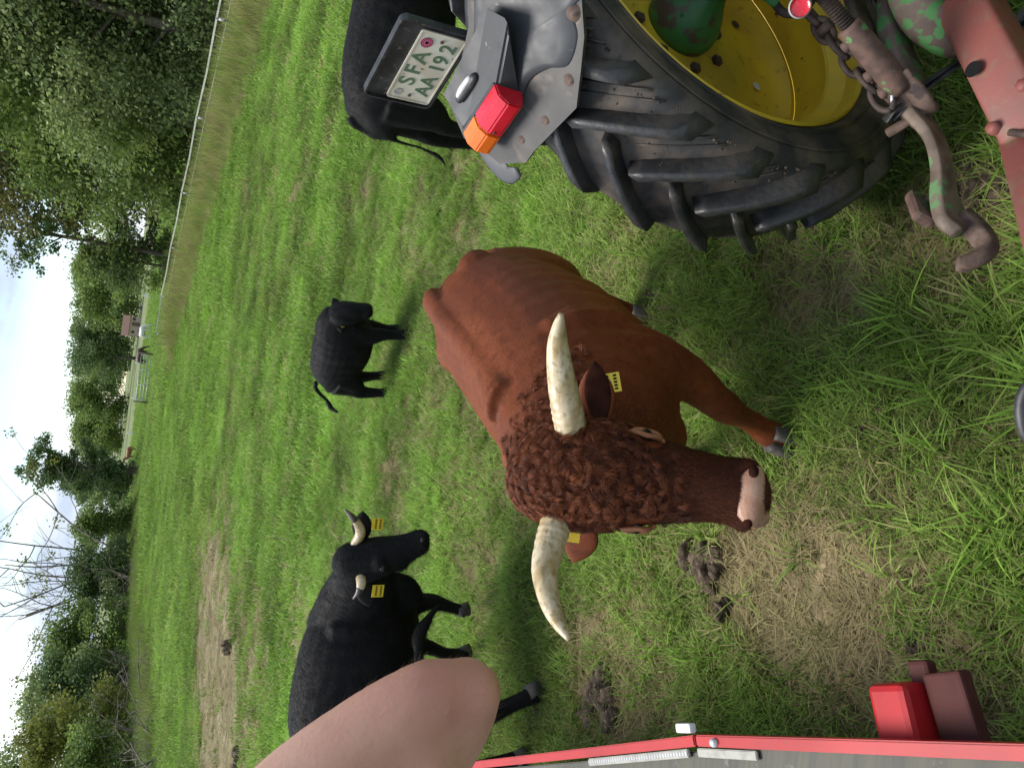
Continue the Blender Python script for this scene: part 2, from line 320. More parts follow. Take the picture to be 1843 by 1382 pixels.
X, Y = np.meshgrid(gx, gy); Z = (vnoise(X, Y, 2.2) - .5) * .03 + (vnoise(X, Y, 6.3, 5, 5) - .5) * .015
Z *= 1 - smooth01(np.hypot(X, Y), 20, 60); Z -= .008
nx, ny = len(gx), len(gy); idx = np.arange(nx * ny).reshape(ny, nx)
fc = np.stack([idx[:-1, :-1], idx[:-1, 1:], idx[1:, 1:], idx[1:, :-1]], -1).reshape(-1, 4)
g = fastmesh('meadow_ground', np.stack([X, Y, Z], -1).reshape(-1, 3), 4, 'ground', faces=fc)
at = g.data.attributes.new('dry', 'FLOAT', 'POINT'); at.data.foreach_set('value', dryness(X, Y).ravel().astype(np.float32)); g.data.shade_smooth()
tag(g, 'green meadow ground with dry trampled patches', kind='structure')
# ------------------------------------------------------------------ grass
def blades(n, rad, hmin, hmax, w, bend, seg=3, seed=0, flat=0., curve=1.):
    r = np.random.default_rng(seed)
    a = r.random(n) * 2 * np.pi; q = np.sqrt(r.random(n)) * rad
    base = np.stack([q * np.cos(a), q * np.sin(a), np.zeros(n)], 1)
    d = a + r.normal(0, 1.2, n); h = hmin + (hmax - hmin) * r.random(n) ** 1.3; b = bend * (.3 + r.random(n)) * h
    dirv = np.stack([np.cos(d), np.sin(d), np.zeros(n)], 1); side = np.stack([-np.sin(d + r.normal(0, .6, n)), np.cos(d), np.zeros(n)], 1); side /= np.linalg.norm(side, axis=1)[:, None]
    ww = w * (.6 + .8 * r.random(n)); V = []; F = []; LV = []
    tone = r.random(n)
    for i in range(n):
        o = len(V)
        for s in range(seg + 1):
            t = s / seg
            z = h[i] * (t - .45 * curve * t * t * min(1, b[i] / h[i])) * (1 - flat)
            p = base[i] + dirv[i] * b[i] * t ** 1.7 + np.array([0, 0, z]) + dirv[i] * flat * h[i] * t
            wd = ww[i] * (1 - t ** 2.2) if s < seg else 0
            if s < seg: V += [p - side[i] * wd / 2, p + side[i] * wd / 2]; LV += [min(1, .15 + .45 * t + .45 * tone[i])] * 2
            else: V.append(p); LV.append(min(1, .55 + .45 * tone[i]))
        for s in range(seg - 1): F.append((o + 2 * s, o + 2 * s + 1, o + 2 * s + 3, o + 2 * s + 2))
        F.append((o + 2 * seg - 2, o + 2 * seg - 1, o + 2 * seg))
    return np.array(V), F, np.array(LV)
tufts = bpy.data.collections.new('grass_tufts')
def tuft(i, *a, **k):
    V, F, LV = blades(*a, **k); me = bpy.data.meshes.new('grass_tuft'); me.from_pydata([tuple(v) for v in V], [], F)
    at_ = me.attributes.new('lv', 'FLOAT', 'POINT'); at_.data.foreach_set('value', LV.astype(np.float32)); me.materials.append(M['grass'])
    o = bpy.data.objects.new('t%02d' % i, me); tufts.objects.link(o)
for i in range(5): tuft(i, 26, .055, .035, .095, .0042, .9, seed=i)                 # 0-4 short sward
for i in range(5, 9): tuft(i, 11, .05, .12, .27, .0085, 1.1, 4, seed=i)             # 5-8 broad long leaves
for i in range(9, 12): tuft(i, 30, .075, .03, .11, .0026, .3, 2, seed=i, flat=.93)  # 9-11 lying straw
for i in range(12, 15): tuft(i, 46, .15, .04, .12, .011, .8, 2, seed=i)             # 12-14 middle distance
for i in range(15, 18): tuft(i, 44, .40, .06, .15, .019, .7, 2, seed=i)               # 15-17 far
for i in range(18, 21): tuft(i, 36, .35, .45, 1.05, .013, .35, 3, seed=i)           # 18-20 tall dry stems
def instancer(name, pts, idx_, rot, scl, tint, val, label, cat):
    me = bpy.data.meshes.new(name); me.from_pydata([tuple(p) for p in pts], [], [])
    def A(n, ty, v, key='value'): at_ = me.attributes.new(n, ty, 'POINT'); at_.data.foreach_set(key, np.ascontiguousarray(v).ravel())
    A('idx', 'INT', idx_.astype(np.int32)); A('rot', 'FLOAT_VECTOR', rot.astype(np.float32), 'vector'); A('scl', 'FLOAT_VECTOR', scl.astype(np.float32), 'vector')
    A('tint', 'FLOAT', tint.astype(np.float32)); A('val', 'FLOAT', val.astype(np.float32))
    o = link(bpy.data.objects.new(name, me)); md = o.modifiers.new('tufts', 'NODES')
    ng = bpy.data.node_groups.new(name, 'GeometryNodeTree'); md.node_group = ng
    ng.interface.new_socket('Geometry', in_out='INPUT', socket_type='NodeSocketGeometry'); ng.interface.new_socket('Geometry', in_out='OUTPUT', socket_type='NodeSocketGeometry')
    N = ng.nodes.new; gi = N('NodeGroupInput'); go = N('NodeGroupOutput'); ip = N('GeometryNodeInstanceOnPoints'); ci = N('GeometryNodeCollectionInfo')
    ci.inputs['Collection'].default_value = tufts; ci.inputs['Separate Children'].default_value = True; ci.inputs['Reset Children'].default_value = True
    def na(n, ty): q = N('GeometryNodeInputNamedAttribute'); q.data_type = ty; q.inputs['Name'].default_value = n; return q.outputs[0]
    l = ng.links.new; l(gi.outputs[0], ip.inputs['Points']); l(ci.outputs[0], ip.inputs['Instance']); ip.inputs['Pick Instance'].default_value = True
    l(na('idx', 'INT'), ip.inputs['Instance Index']); l(na('rot', 'FLOAT_VECTOR'), ip.inputs['Rotation']); l(na('scl', 'FLOAT_VECTOR'), ip.inputs['Scale']); l(ip.outputs[0], go.inputs[0])
    tag(o, label, cat, kind='stuff'); return o
def scatter(y0, y1, dens, side, r):
    n = int(dens * (y1 - y0) * ((y0 + y1) / 2 * 1.14 + 2 * side)); y = y0 + (y1 - y0) * r.random(n * 2); x = (r.random(n * 2) - .5) * 2 * (.57 * y1 + side)
    k = np.abs(x) < .57 * y + side; x, y = x[k][:n], y[k][:n]; return x, y
gr = np.random.default_rng(21); G = []
def add(x, y, i0, i1, s, tint, val, zs=None, keep=None):
    n = len(x)
    if keep is not None: x, y, s, tint, val = x[keep], y[keep], s[keep], tint[keep], val[keep]; n = len(x)
    rot = np.stack([gr.normal(0, .12, n), gr.normal(0, .12, n), gr.random(n) * 6.283], 1)
    sc = np.stack([s, s, s * (gr.uniform(.75, 1.3, n) if zs is None else zs)], 1)
    G.append((np.stack([x, y, np.full(n, -.004)], 1), gr.integers(i0, i1, n), rot, sc, np.clip(tint, 0, 1), val))
def lush(x, y): return vnoise(x, y, 1.1, 7, 31) * .6 + vnoise(x, y, 3.7, 17, 3) * .4
LANE = lambda x, y: (x > -.62 - .0 * y)
for y0, y1, dn, sd_, kind in ((.15, 4.2, 780, 1.0, 0), (4.2, 9, 420, 1.2, 0), (9, 20, 105, 2, 1), (20, 45, 26, 4, 2), (45, 130, 6, 8, 2)):
    x, y = scatter(y0, y1, dn, sd_, gr); d = dryness(x, y); lu = lush(x, y); n = len(x)
    keep = gr.random(n) > d * (.98 if kind < 2 else .85)
    val = .36 + 1.08 * lu + gr.normal(0, .13, n)
    tint = np.where(gr.random(n) < .10 + .28 * d, gr.uniform(.3, .95, n), gr.uniform(0, .30 if y0 < 3 else .16, n))
    if kind == 2: tint = tint * .5 + .12 * vnoise(x, y, .12, 3, 8)
    if kind == 0: add(x, y, 0, 5, (.7 + .75 * lu) * gr.uniform(.8, 1.25, n), tint, val, keep=keep)
    if kind == 1: add(x, y, 12, 15, gr.uniform(.75, 1.35, n), tint, val, keep=keep)
    if kind == 2: add(x, y, 15, 18, gr.uniform(.7, 1.4, n) * (1 if y0 < 40 else 2.0), tint, val, keep=keep)
# broad-leaved long grass close by, thickest along the wheel track in front of the drawbar
x, y = scatter(.15, 4.5, 210, .9, gr); n = len(x); d = dryness(x, y); lu = lush(x, y)
near = np.exp(-((y - 1.15) / .55) ** 2) * np.exp(-((x - .2) / .75) ** 2)
keep = gr.random(n) < (.06 + .33 * smooth01(lu, .5, .75) + .55 * near) * (1 - .85 * d)
add(x, y, 5, 9, gr.uniform(.5, 1., n) * (.72 + .5 * near), np.where(gr.random(n) < .12, gr.uniform(.3, .8, n), gr.uniform(0, .15, n)), .62 + .5 * gr.random(n), keep=keep)
# straw lying in the worn patches
x, y = scatter(.15, 7, 800, .8, gr); n = len(x); d = dryness(x, y)
add(x, y, 9, 12, gr.uniform(.8, 1.4, n), gr.uniform(.8, 1., n), gr.uniform(.6, 1.05, n), keep=gr.random(n) < .08 + .95 * d)
x, y = scatter(7, 24, 70, 1.5, gr); n = len(x); d = dryness(x, y)
add(x, y, 9, 12, gr.uniform(1.5, 3., n), gr.uniform(.8, 1., n), gr.uniform(.6, 1.05, n), keep=gr.random(n) < .02 + .9 * d)
cat_ = lambda k: np.concatenate([q[k] for q in G])
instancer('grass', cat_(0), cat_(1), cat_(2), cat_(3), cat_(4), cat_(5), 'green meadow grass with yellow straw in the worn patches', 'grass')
# tall dry grass along the electric fence
FENCE = [(10.9, 18.5), (8.9, 22.9), (7.4, 27.6), (5.7, 32.2), (4.1, 37), (2.2, 42), (.35, 43.5)]
fx = np.array(FENCE); n = 5200; t = gr.random(n) * (len(FENCE) - 1); i = t.astype(int); f = (t - i)[:, None]
p = fx[i] * (1 - f) + fx[i + 1] * f; o_ = np.clip(gr.normal(-.1, 1.0, n), -2.1, 1.4); p = p + np.stack([o_ * .95, o_ * .3], 1)
n = len(p); G.clear(); tall = np.exp(-(o_ / 1.2) ** 2)
add(p[:, 0], p[:, 1], 18, 21, (.40 + .70 * tall) * gr.uniform(.55, 1.25, n), np.where(gr.random(n) < .62, gr.uniform(.5, 1, n), gr.uniform(.05, .4, n)), gr.uniform(.6, 1.3, n), zs=gr.uniform(.6, 1.15, n))
instancer('dry_grass', cat_(0), cat_(1), cat_(2), cat_(3), cat_(4), cat_(5), 'tall dry brown grass along the electric fence', 'dry grass')

# ------------------------------------------------------------------ trees
def leafquads(c, size, r, upbias=.35):
    n = len(c); nrm = r.normal(0, 1, (n, 3)); nrm[:, 2] += upbias * 2; nrm /= np.linalg.norm(nrm, axis=1)[:, None]
    t1 = np.cross(nrm, r.normal(0, 1, (n, 3))); t1 /= np.linalg.norm(t1, axis=1)[:, None] + 1e-9; t2 = np.cross(nrm, t1)
    s = (size * (.6 + .8 * r.random(n)))[:, None]; a, b = t1 * s * .5, t2 * s * .32
    return np.stack([c - a, c + b * 1., c + a, c - b], 1).reshape(-1, 3)
def tree(name, label, cat, loc, h, cr, base, nleaf, leaf, mat, seed, group=None, trunk_r=None, gappy=.5, narrow=1., limbs=26, trunkmat='trunk', spread=.5, ncl=5, lean=(0, 0), stems=1):
    r = np.random.default_rng(seed); root = empty(name, loc); tag(root, label, cat, group)
    tr = trunk_r or h * .016; parts = []; C = []
    for st in range(stems):
        so = r.normal(0, .22 * (stems > 1), 2) * cr * .5; sl = r.normal(0, .10, 2) * (stems > 1) + np.array(lean)
        hh = h * (1 if st == 0 else r.uniform(.75, .97))
        k = np.linspace(0, 1, 9); tp = np.stack([so[0] + sl[0] * hh * k + np.cumsum(r.normal(0, .012 * hh / 3, 9)), so[1] + sl[1] * hh * k + np.cumsum(r.normal(0, .012 * hh / 3, 9)), k * hh * .97 - .15], 1)
        parts.append(loftdata(np.column_stack([tp, tr * (1 - k) ** .8 + .012, tr * (1 - k) ** .8 + .012]), 8, 2, (.2, .9, .1)))
        for j in range(limbs // stems):
            u = (j + r.random()) / (limbs // stems); zz = base + (hh - base) * u ** .9; kk = zz / hh; p0 = np.array([np.interp(kk, k, tp[:, q]) for q in range(3)])
            a = r.random() * 6.283; prof = (math.sin(math.pi * min(1, (u * .86 + .14)) ** .8)) ** .7; ln = cr * prof * (.65 + .5 * r.random()) + .15
            el = (.15 + .75 * u) * (1 if narrow == 1 else 1.2); d = np.array([math.cos(a), math.sin(a), el]); d /= np.linalg.norm(d); p2 = p0 + d * ln
            p1 = (p0 + p2) / 2 + np.array([0, 0, .08 * ln]); rr = tr * .38 * (1 - u * .7) + .008
            parts.append(loftdata(np.column_stack([[p0, p1, p2], [rr, rr * .65, rr * .2], [rr, rr * .65, rr * .2]]), 5, 2, (.2, .1, .97)))
            for q in range(ncl):
                v = .35 + .75 * r.random(); C.append(np.append(p0 + (p2 - p0) * v + r.normal(0, .16 * cr, 3) * np.array([1, 1, .7]), .6 + r.random() * .8))
    V, F = joinmesh(parts); mk('trunk', V, F, trunkmat, root)
    C = np.array(C); C[:, 2] = np.maximum(C[:, 2], .12 * h if base < .1 * h else base * .75)
    w = r.random(len(C)) ** gappy * C[:, 3]; w /= w.sum(); ci = r.choice(len(C), nleaf, p=w)
    sg = spread * cr * .42 * C[ci, 3]
    L_ = C[ci, :3] + np.clip(r.normal(0, 1, (nleaf, 3)), -1.9, 1.9) * sg[:, None] * np.array([.62, .62, .42])
    L_[:, 2] = np.maximum(L_[:, 2], .05 + .1 * r.random(nleaf))
    lv = np.clip(r.normal(.45, .2, nleaf) + (r.random(len(C))[ci] - .5) * .45, 0, 1)
    o = fastmesh('crown', leafquads(L_, leaf, r), 4, mat, root, np.repeat(lv, 4))
    return root
GR = 'trees behind the electric fence'
tree('broadleaf_tree', 'broad leafy tree with pale trunk behind the first fence posts', 'tree', (13.6, 27.5, 0), 12.5, 3.6, 0.5, 60000, .155, 'leaf_pale', 1, GR, gappy=.75, ncl=8, spread=.62)
tree('broadleaf_tree', 'pale green willow drooping over the fence beside the pale trunk', 'tree', (10.6, 29.5, 0), 12, 3.4, .4, 62000, .15, 'leaf_pale', 2, GR, gappy=.75, ncl=8, spread=.62)
tree('broadleaf_tree', 'tall mid green tree between the drooping willow and the olive conifer', 'tree', (9.0, 34.5, 0), 13.5, 3.3, .5, 54000, .165, 'leaf', 3, GR, gappy=.75, ncl=8, spread=.62)
tree('broadleaf_tree', 'dark leafy tree standing back behind the drooping willow', 'tree', (13.5, 37, 0), 14, 4.2, .5, 32000, .26, 'leaf', 4, GR, gappy=.75, ncl=8, spread=.62)
tree('broadleaf_tree', 'dark green tree outermost along the fence on the tractor side', 'tree', (17.5, 31.5, 0), 14, 4., 1., 30000, .24, 'leaf', 5, GR, gappy=.75, ncl=8, spread=.62)
tree('broadleaf_tree', 'low spreading thicket tree at the foot of the olive conifer', 'tree', (7.2, 37.5, 0), 7, 2.6, .2, 16000, .16, 'leaf', 6, GR, gappy=.75, ncl=8, spread=.62)
tree('conifer_tree', 'olive brown conifer beside the slender alder', 'tree', (8.3, 43, 0), 15, 3.0, 1.0, 38000, .22, 'leaf_olive', 7, GR, gappy=.75, limbs=46, narrow=.7, ncl=8, spread=.62)
tree('broadleaf_tree', 'second olive tree tucked behind the conifer', 'tree', (12, 47, 0), 14, 3.6, .8, 26000, .28, 'leaf_olive', 8, GR, ncl=8, spread=.62)
tree('alder_tree', 'slender alder with dark trunk and open crown against the sky', 'tree', (4.75, 47, 0), 14.5, 2.5, 1.2, 15000, .17, 'leaf_dark', 9, GR, gappy=2.2, limbs=40, trunk_r=.13, spread=.38)
tree('shrub', 'dense dark shrub at the foot of the slender alder', 'shrub', (4.2, 48.5, 0), 5.2, 2.2, .1, 11000, .17, 'leaf', 10, gappy=1.)
tree('broadleaf_tree', 'leafy wood edge tree filling the gap behind the olive conifer', 'tree', (16.5, 44, 0), 15, 5., .3, 30000, .3, 'leaf', 40, GR, gappy=.6, ncl=8, spread=.7)
tree('broadleaf_tree', 'leafy wood edge tree far behind the drooping willow', 'tree', (22.5, 40, 0), 15, 5., .3, 26000, .3, 'leaf', 41, GR, gappy=.6, ncl=8, spread=.7)
GB = 'trees far behind the gate'
tree('broadleaf_tree', 'grey green copse beyond the white horse', 'tree', (8.5, 240, 0), 13.2, 10.0, 0.8, 17100, 0.60, 'leaf', 11, GB)
tree('broadleaf_tree', 'rounded very dark tree behind the bay horse', 'tree', (-6.0, 248, 0), 13.9, 9.0, 2.2, 22800, 0.55, 'leaf_dark', 12, GB, gappy=.6, trunk_r=.5)
tree('broadleaf_tree', 'pale wispy tree peeping over the rounded dark tree', 'tree', (0.5, 280, 0), 18.2, 6.5, 3.5, 11400, 0.60, 'leaf_pale', 13, GB, gappy=1.6)
tree('broadleaf_tree', 'bluish green tree behind the middle of the gate', 'tree', (-20.8, 295, 0), 14.7, 11.0, 1.0, 17100, 0.69, 'leaf', 14, GB)
tree('broadleaf_tree', 'dark green tree behind the hinge post of the gate', 'tree', (-33.5, 310, 0), 13.7, 10.5, 1.0, 15200, 0.69, 'leaf', 15, GB)
tree('broadleaf_tree', 'distant low wood edge tree between gate and chestnut horse', 'tree', (-43.8, 375, 0), 14.2, 13.8, 0.8, 15200, 0.83, 'leaf_pale', 16, GB)
tree('broadleaf_tree', 'farthest blue green treetop rising above the paddock', 'tree', (-15.0, 438, 0), 19.2, 17.5, 0.8, 17100, 0.97, 'leaf', 17, GB)
tree('broadleaf_tree', 'farthest tree crown behind the grey green copse', 'tree', (22.5, 375, 0), 21.7, 17.5, 0.8, 17100, 0.97, 'leaf_pale', 18, GB)
tree('birch_tree', 'young multi stemmed tree beside the chestnut horse', 'tree', (-11.8, 76, 0), 9.2, 2.2, 1.7, 12000, .24, 'leaf_dark', 19, gappy=1.8, stems=4, limbs=44, trunk_r=.09, trunkmat='trunk')
tree('broadleaf_tree', 'dark full tree standing behind the young multi stemmed tree', 'tree', (-14.2, 84, 0), 5.6, 3.0, .6, 22800, .2, 'leaf_dark', 20)
GS = 'shrubs along the hedge'
tree('hedge_shrub', 'grey green willow shrub next to the multi stemmed tree', 'shrub', (-15.6, 68.5, 0), 3.7, 2.6, .1, 14000, .19, 'leaf', 21, GS, gappy=.9)
tree('hedge_shrub', 'dark hedge shrub below the dead tree', 'shrub', (-17.3, 61.5, 0), 3.5, 2.8, .1, 15000, .18, 'leaf_dark', 22, GS, gappy=.9)
tree('hedge_shrub', 'tall dark green hedge shrub beside the dead tree', 'shrub', (-19.6, 55.5, 0), 4.1, 2.9, .1, 17000, .18, 'leaf', 23, GS, gappy=.9)
tree('hedge_shrub', 'silvery willow shrub rising above the hedge', 'shrub', (-22, 52, 0), 4.9, 2.9, .2, 16000, .18, 'leaf_pale', 24, GS, gappy=1.)
tree('hedge_shrub', 'deep green hedge shrub behind the bleached fallen branches', 'shrub', (-19.4, 47.5, 0), 4.1, 2.5, .1, 15000, .16, 'leaf_dark', 25, GS, gappy=.9)
tree('hedge_shrub', 'yellowing hedge shrub above the branch tangle', 'shrub', (-18.4, 39.0, 0), 4.2, 2.2, .1, 13000, .15, 'leaf_yellow', 26, GS, gappy=1.)
tree('hedge_shrub', 'tall pale willow shrub behind the yellowing one', 'shrub', (-22.5, 42.5, 0), 5.6, 2.9, .2, 17000, .17, 'leaf_pale', 27, GS)
tree('hedge_shrub', 'large grey green willow at the outer end of the hedge', 'shrub', (-20.0, 34.5, 0), 5.4, 2.8, .2, 17000, .16, 'leaf', 28, GS)
tree('hedge_shrub', 'low leafy shrub inside the branch tangle', 'shrub', (-16.4, 33.2, 0), 2.3, 1.7, .05, 9000, .13, 'leaf', 29, GS)

def barebranch(parts, p, d, ln, r_, depth, r, droop=0.):
    pts = [p]; dd = d / np.linalg.norm(d)
    for i in range(4): dd = dd + r.normal(0, .16, 3) + np.array([0, 0, -droop]); dd /= np.linalg.norm(dd); pts.append(pts[-1] + dd * ln / 4)
    rr = np.linspace(r_, r_ * .5, 5); parts.append(loftdata(np.column_stack([pts, rr, rr]), 5, 2, (.3, .2, .93)))
    if depth:
        for j in range(4 if depth > 1 else 3):
            i = r.integers(1, 5); a = r.normal(0, .55, 3); barebranch(parts, pts[i], dd * .8 + a, ln * r.uniform(.4, .7), r_ * .5, depth - 1, r, droop)
r = np.random.default_rng(77)
dt = empty('dead_tree', (-16.9, 63.5, 0)); tag(dt, 'dead tree with bare grey branches standing above the hedge', 'tree'); parts = []
for j, (dx, ln) in enumerate(((.25, 9.5), (.12, 9), (-.02, 9), (-.22, 8.5), (-.40, 8.6), (-.62, 8.2), (-.85, 7.5))):
    barebranch(parts, np.array([(j - 3) * -.22, 0, -.1]), np.array([dx, r.normal(0, .12), 1.]), ln, .085, 2, r)
V, F = joinmesh(parts); mk('trunk', V, F, 'twig', dt)
c = V[r.choice(len(V), 60)]; c = c[c[:, 2] > 5.5][:22]; q = np.repeat(c, 42, 0) + r.normal(0, .24, (len(c) * 42, 3)); fastmesh('leaf_clump', leafquads(q, .2, r), 4, 'leaf_yellow', dt, np.repeat(r.random(len(q)), 4))
for (lx, ly, lab, n, s, sd_) in ((-15.9, 31.0, 'tangle of bare grey branches at the foot of the yellowing shrub', 20, 2.6, 5), (-17.3, 44.2, 'bleached fallen branches leaning out of the hedge', 9, 2.4, 6), (-13.2, 25.5, 'low heap of bare twigs in the rough grass at the hedge end', 10, 1.6, 8), (-16.4, 56, 'bare arching stems in front of the dark hedge', 9, 3.2, 9)):
    r = np.random.default_rng(sd_); o = empty('brushwood', (lx, ly, 0)); tag(o, lab, 'branches', 'dead wood along the hedge'); parts = []
    for j in range(n): a = r.random() * 6.283; barebranch(parts, np.array([r.normal(0, s * .4), r.normal(0, s * .3), .02]), np.array([math.cos(a), math.sin(a) * .7, r.uniform(.15, 1.1)]), s * r.uniform(.7, 1.25), .028, 2, r, .10)
    V, F = joinmesh(parts); V[:, 2] = np.maximum(V[:, 2], .0); mk('branches', V, F, 'twig', o)
# weeds at the hedge foot
G.clear(); n = 3600; t = gr.random(n); hx = np.interp(t, [0, .35, .7, 1], [-12.6, -14.6, -15.6, -13.2]); hy = np.interp(t, [0, .35, .7, 1], [78, 62, 46, 27]); o_ = gr.normal(0, .7, n)
add(hx + o_, hy + gr.normal(0, .8, n), 18, 21, gr.uniform(.35, .95, n), np.where(gr.random(n) < .4, gr.uniform(.4, .9, n), gr.uniform(0, .3, n)), gr.uniform(.45, .9, n), zs=gr.uniform(.5, .9, n))
instancer('hedge_weeds', cat_(0), cat_(1), cat_(2), cat_(3), cat_(4), cat_(5), 'rough weeds and grass at the foot of the hedge', 'weeds')

# ------------------------------------------------------------------ fences and gate
def ribbon(p, q, w, t, n=1):
    p = np.array(p, float); q = np.array(q, float); d = q - p; s = np.cross(d, (0, 0, 1)); s = s / np.linalg.norm(s) * t / 2; u = np.array([0, 0, w / 2])
    V = [p - s - u, p + s - u, p + s + u, p - s + u, q - s - u, q + s - u, q + s + u, q - s + u]
    return np.array(V), [(0, 1, 2, 3), (7, 6, 5, 4), (0, 4, 5, 1), (1, 5, 6, 2), (2, 6, 7, 3), (3, 7, 4, 0)]
fe = empty('electric_fence', (8.9, 22.9, 0)); tag(fe, 'electric paddock fence with white tape on thin dark posts', 'fence'); fo = np.array([8.9, 22.9, 0])
for i, (x, y) in enumerate(FENCE):
    ps = tube('post', [(x, y, -.1), (x, y, .6), (x + .01, y, 1.08)], .028, 'post', fe, 8, 1, off=fo); tube('insulator', [(x, y - .03, .84), (x, y - .03, .98)], .034, 'white', ps, 8, 1, off=fo)
    if i:
        a = FENCE[i - 1]; dx = np.array([x - a[0], y - a[1]]); mid = ((a[0] + x) / 2, (a[1] + y) / 2)
        V, F = joinmesh([ribbon((a[0], a[1], 1.04), (*mid, 1.01), .05, .006), ribbon((*mid, 1.01), (x, y, 1.04), .05, .006)]); mk('tape', V, F, 'tape', fe, False, fo)
        for z in (.78, .55): mk('wire', *ribbon((a[0], a[1], z), (x, y, z), .012, .012), 'tape', fe, False, fo)
ga = empty('field_gate', (-3.3, 72, 0)); tag(ga, 'galvanised five bar field gate at the far end of the meadow', 'gate'); go_ = np.array([-3.3, 72, 0])
for i, z in enumerate((.18, .42, .66, .90, 1.15)): tube('bar', [(-5.15, 72, z), (-1.4, 72.2, z)], .03, 'galv', ga, 8, 1, off=go_)
for x in (-5.15, -3.9, -2.65, -1.4): tube('upright', [(x, 72 + (x + 5.15) * .053, .16), (x, 72 + (x + 5.15) * .053, 1.17)], .028, 'galv', ga, 8, 1, (0, 1, 0), off=go_)
for x, y in ((-5.32, 72), (-1.22, 72.2)): tube('gate_post', [(x, y, -.1), (x, y, 1.35)], .07, 'trunk', ga, 10, 1, (0, 1, 0), off=go_)
ff = empty('paddock_fence', (-4, 118, 0)); tag(ff, 'white rail fence across the far paddock behind the horses', 'fence'); po = np.array([-4, 118, 0])
xs = np.linspace(-32, 26, 15)
for i, x in enumerate(xs):
    y = 104 + x * .25; tube('post', [(x, y, -.1), (x, y, 1.25)], .06, 'galv', ff, 8, 1, (0, 1, 0), off=po)
    if i: mk('rail', *ribbon((xs[i - 1], 104 + xs[i - 1] * .25, 1.15), (x, y, 1.15), .07, .03), 'galv', ff, False, po)
# far farm shed glimpsed between the trees
sh = empty('farm_shed', (2.9, 228, 0)); tag(sh, 'pale farm shed with brown roof half hidden behind the far trees', 'building')
bevel_box('wall', (5, 4, 2.6), (0, 0, 1.3), 'brick', sh, 0); prism('roof', [(-2.4, 2.6), (2.4, 2.6), (0, 4.3)], 'x', -2.7, 2.7, 'roof', sh)
bevel_box('door', (1., .06, 2.), (.6, -2.03, 1.), 'roof', sh, 0)
for x in (-1.5, 1.9): bevel_box('window', (.7, .06, .7), (x, -2.03, 1.6), 'dknose', sh, 0)
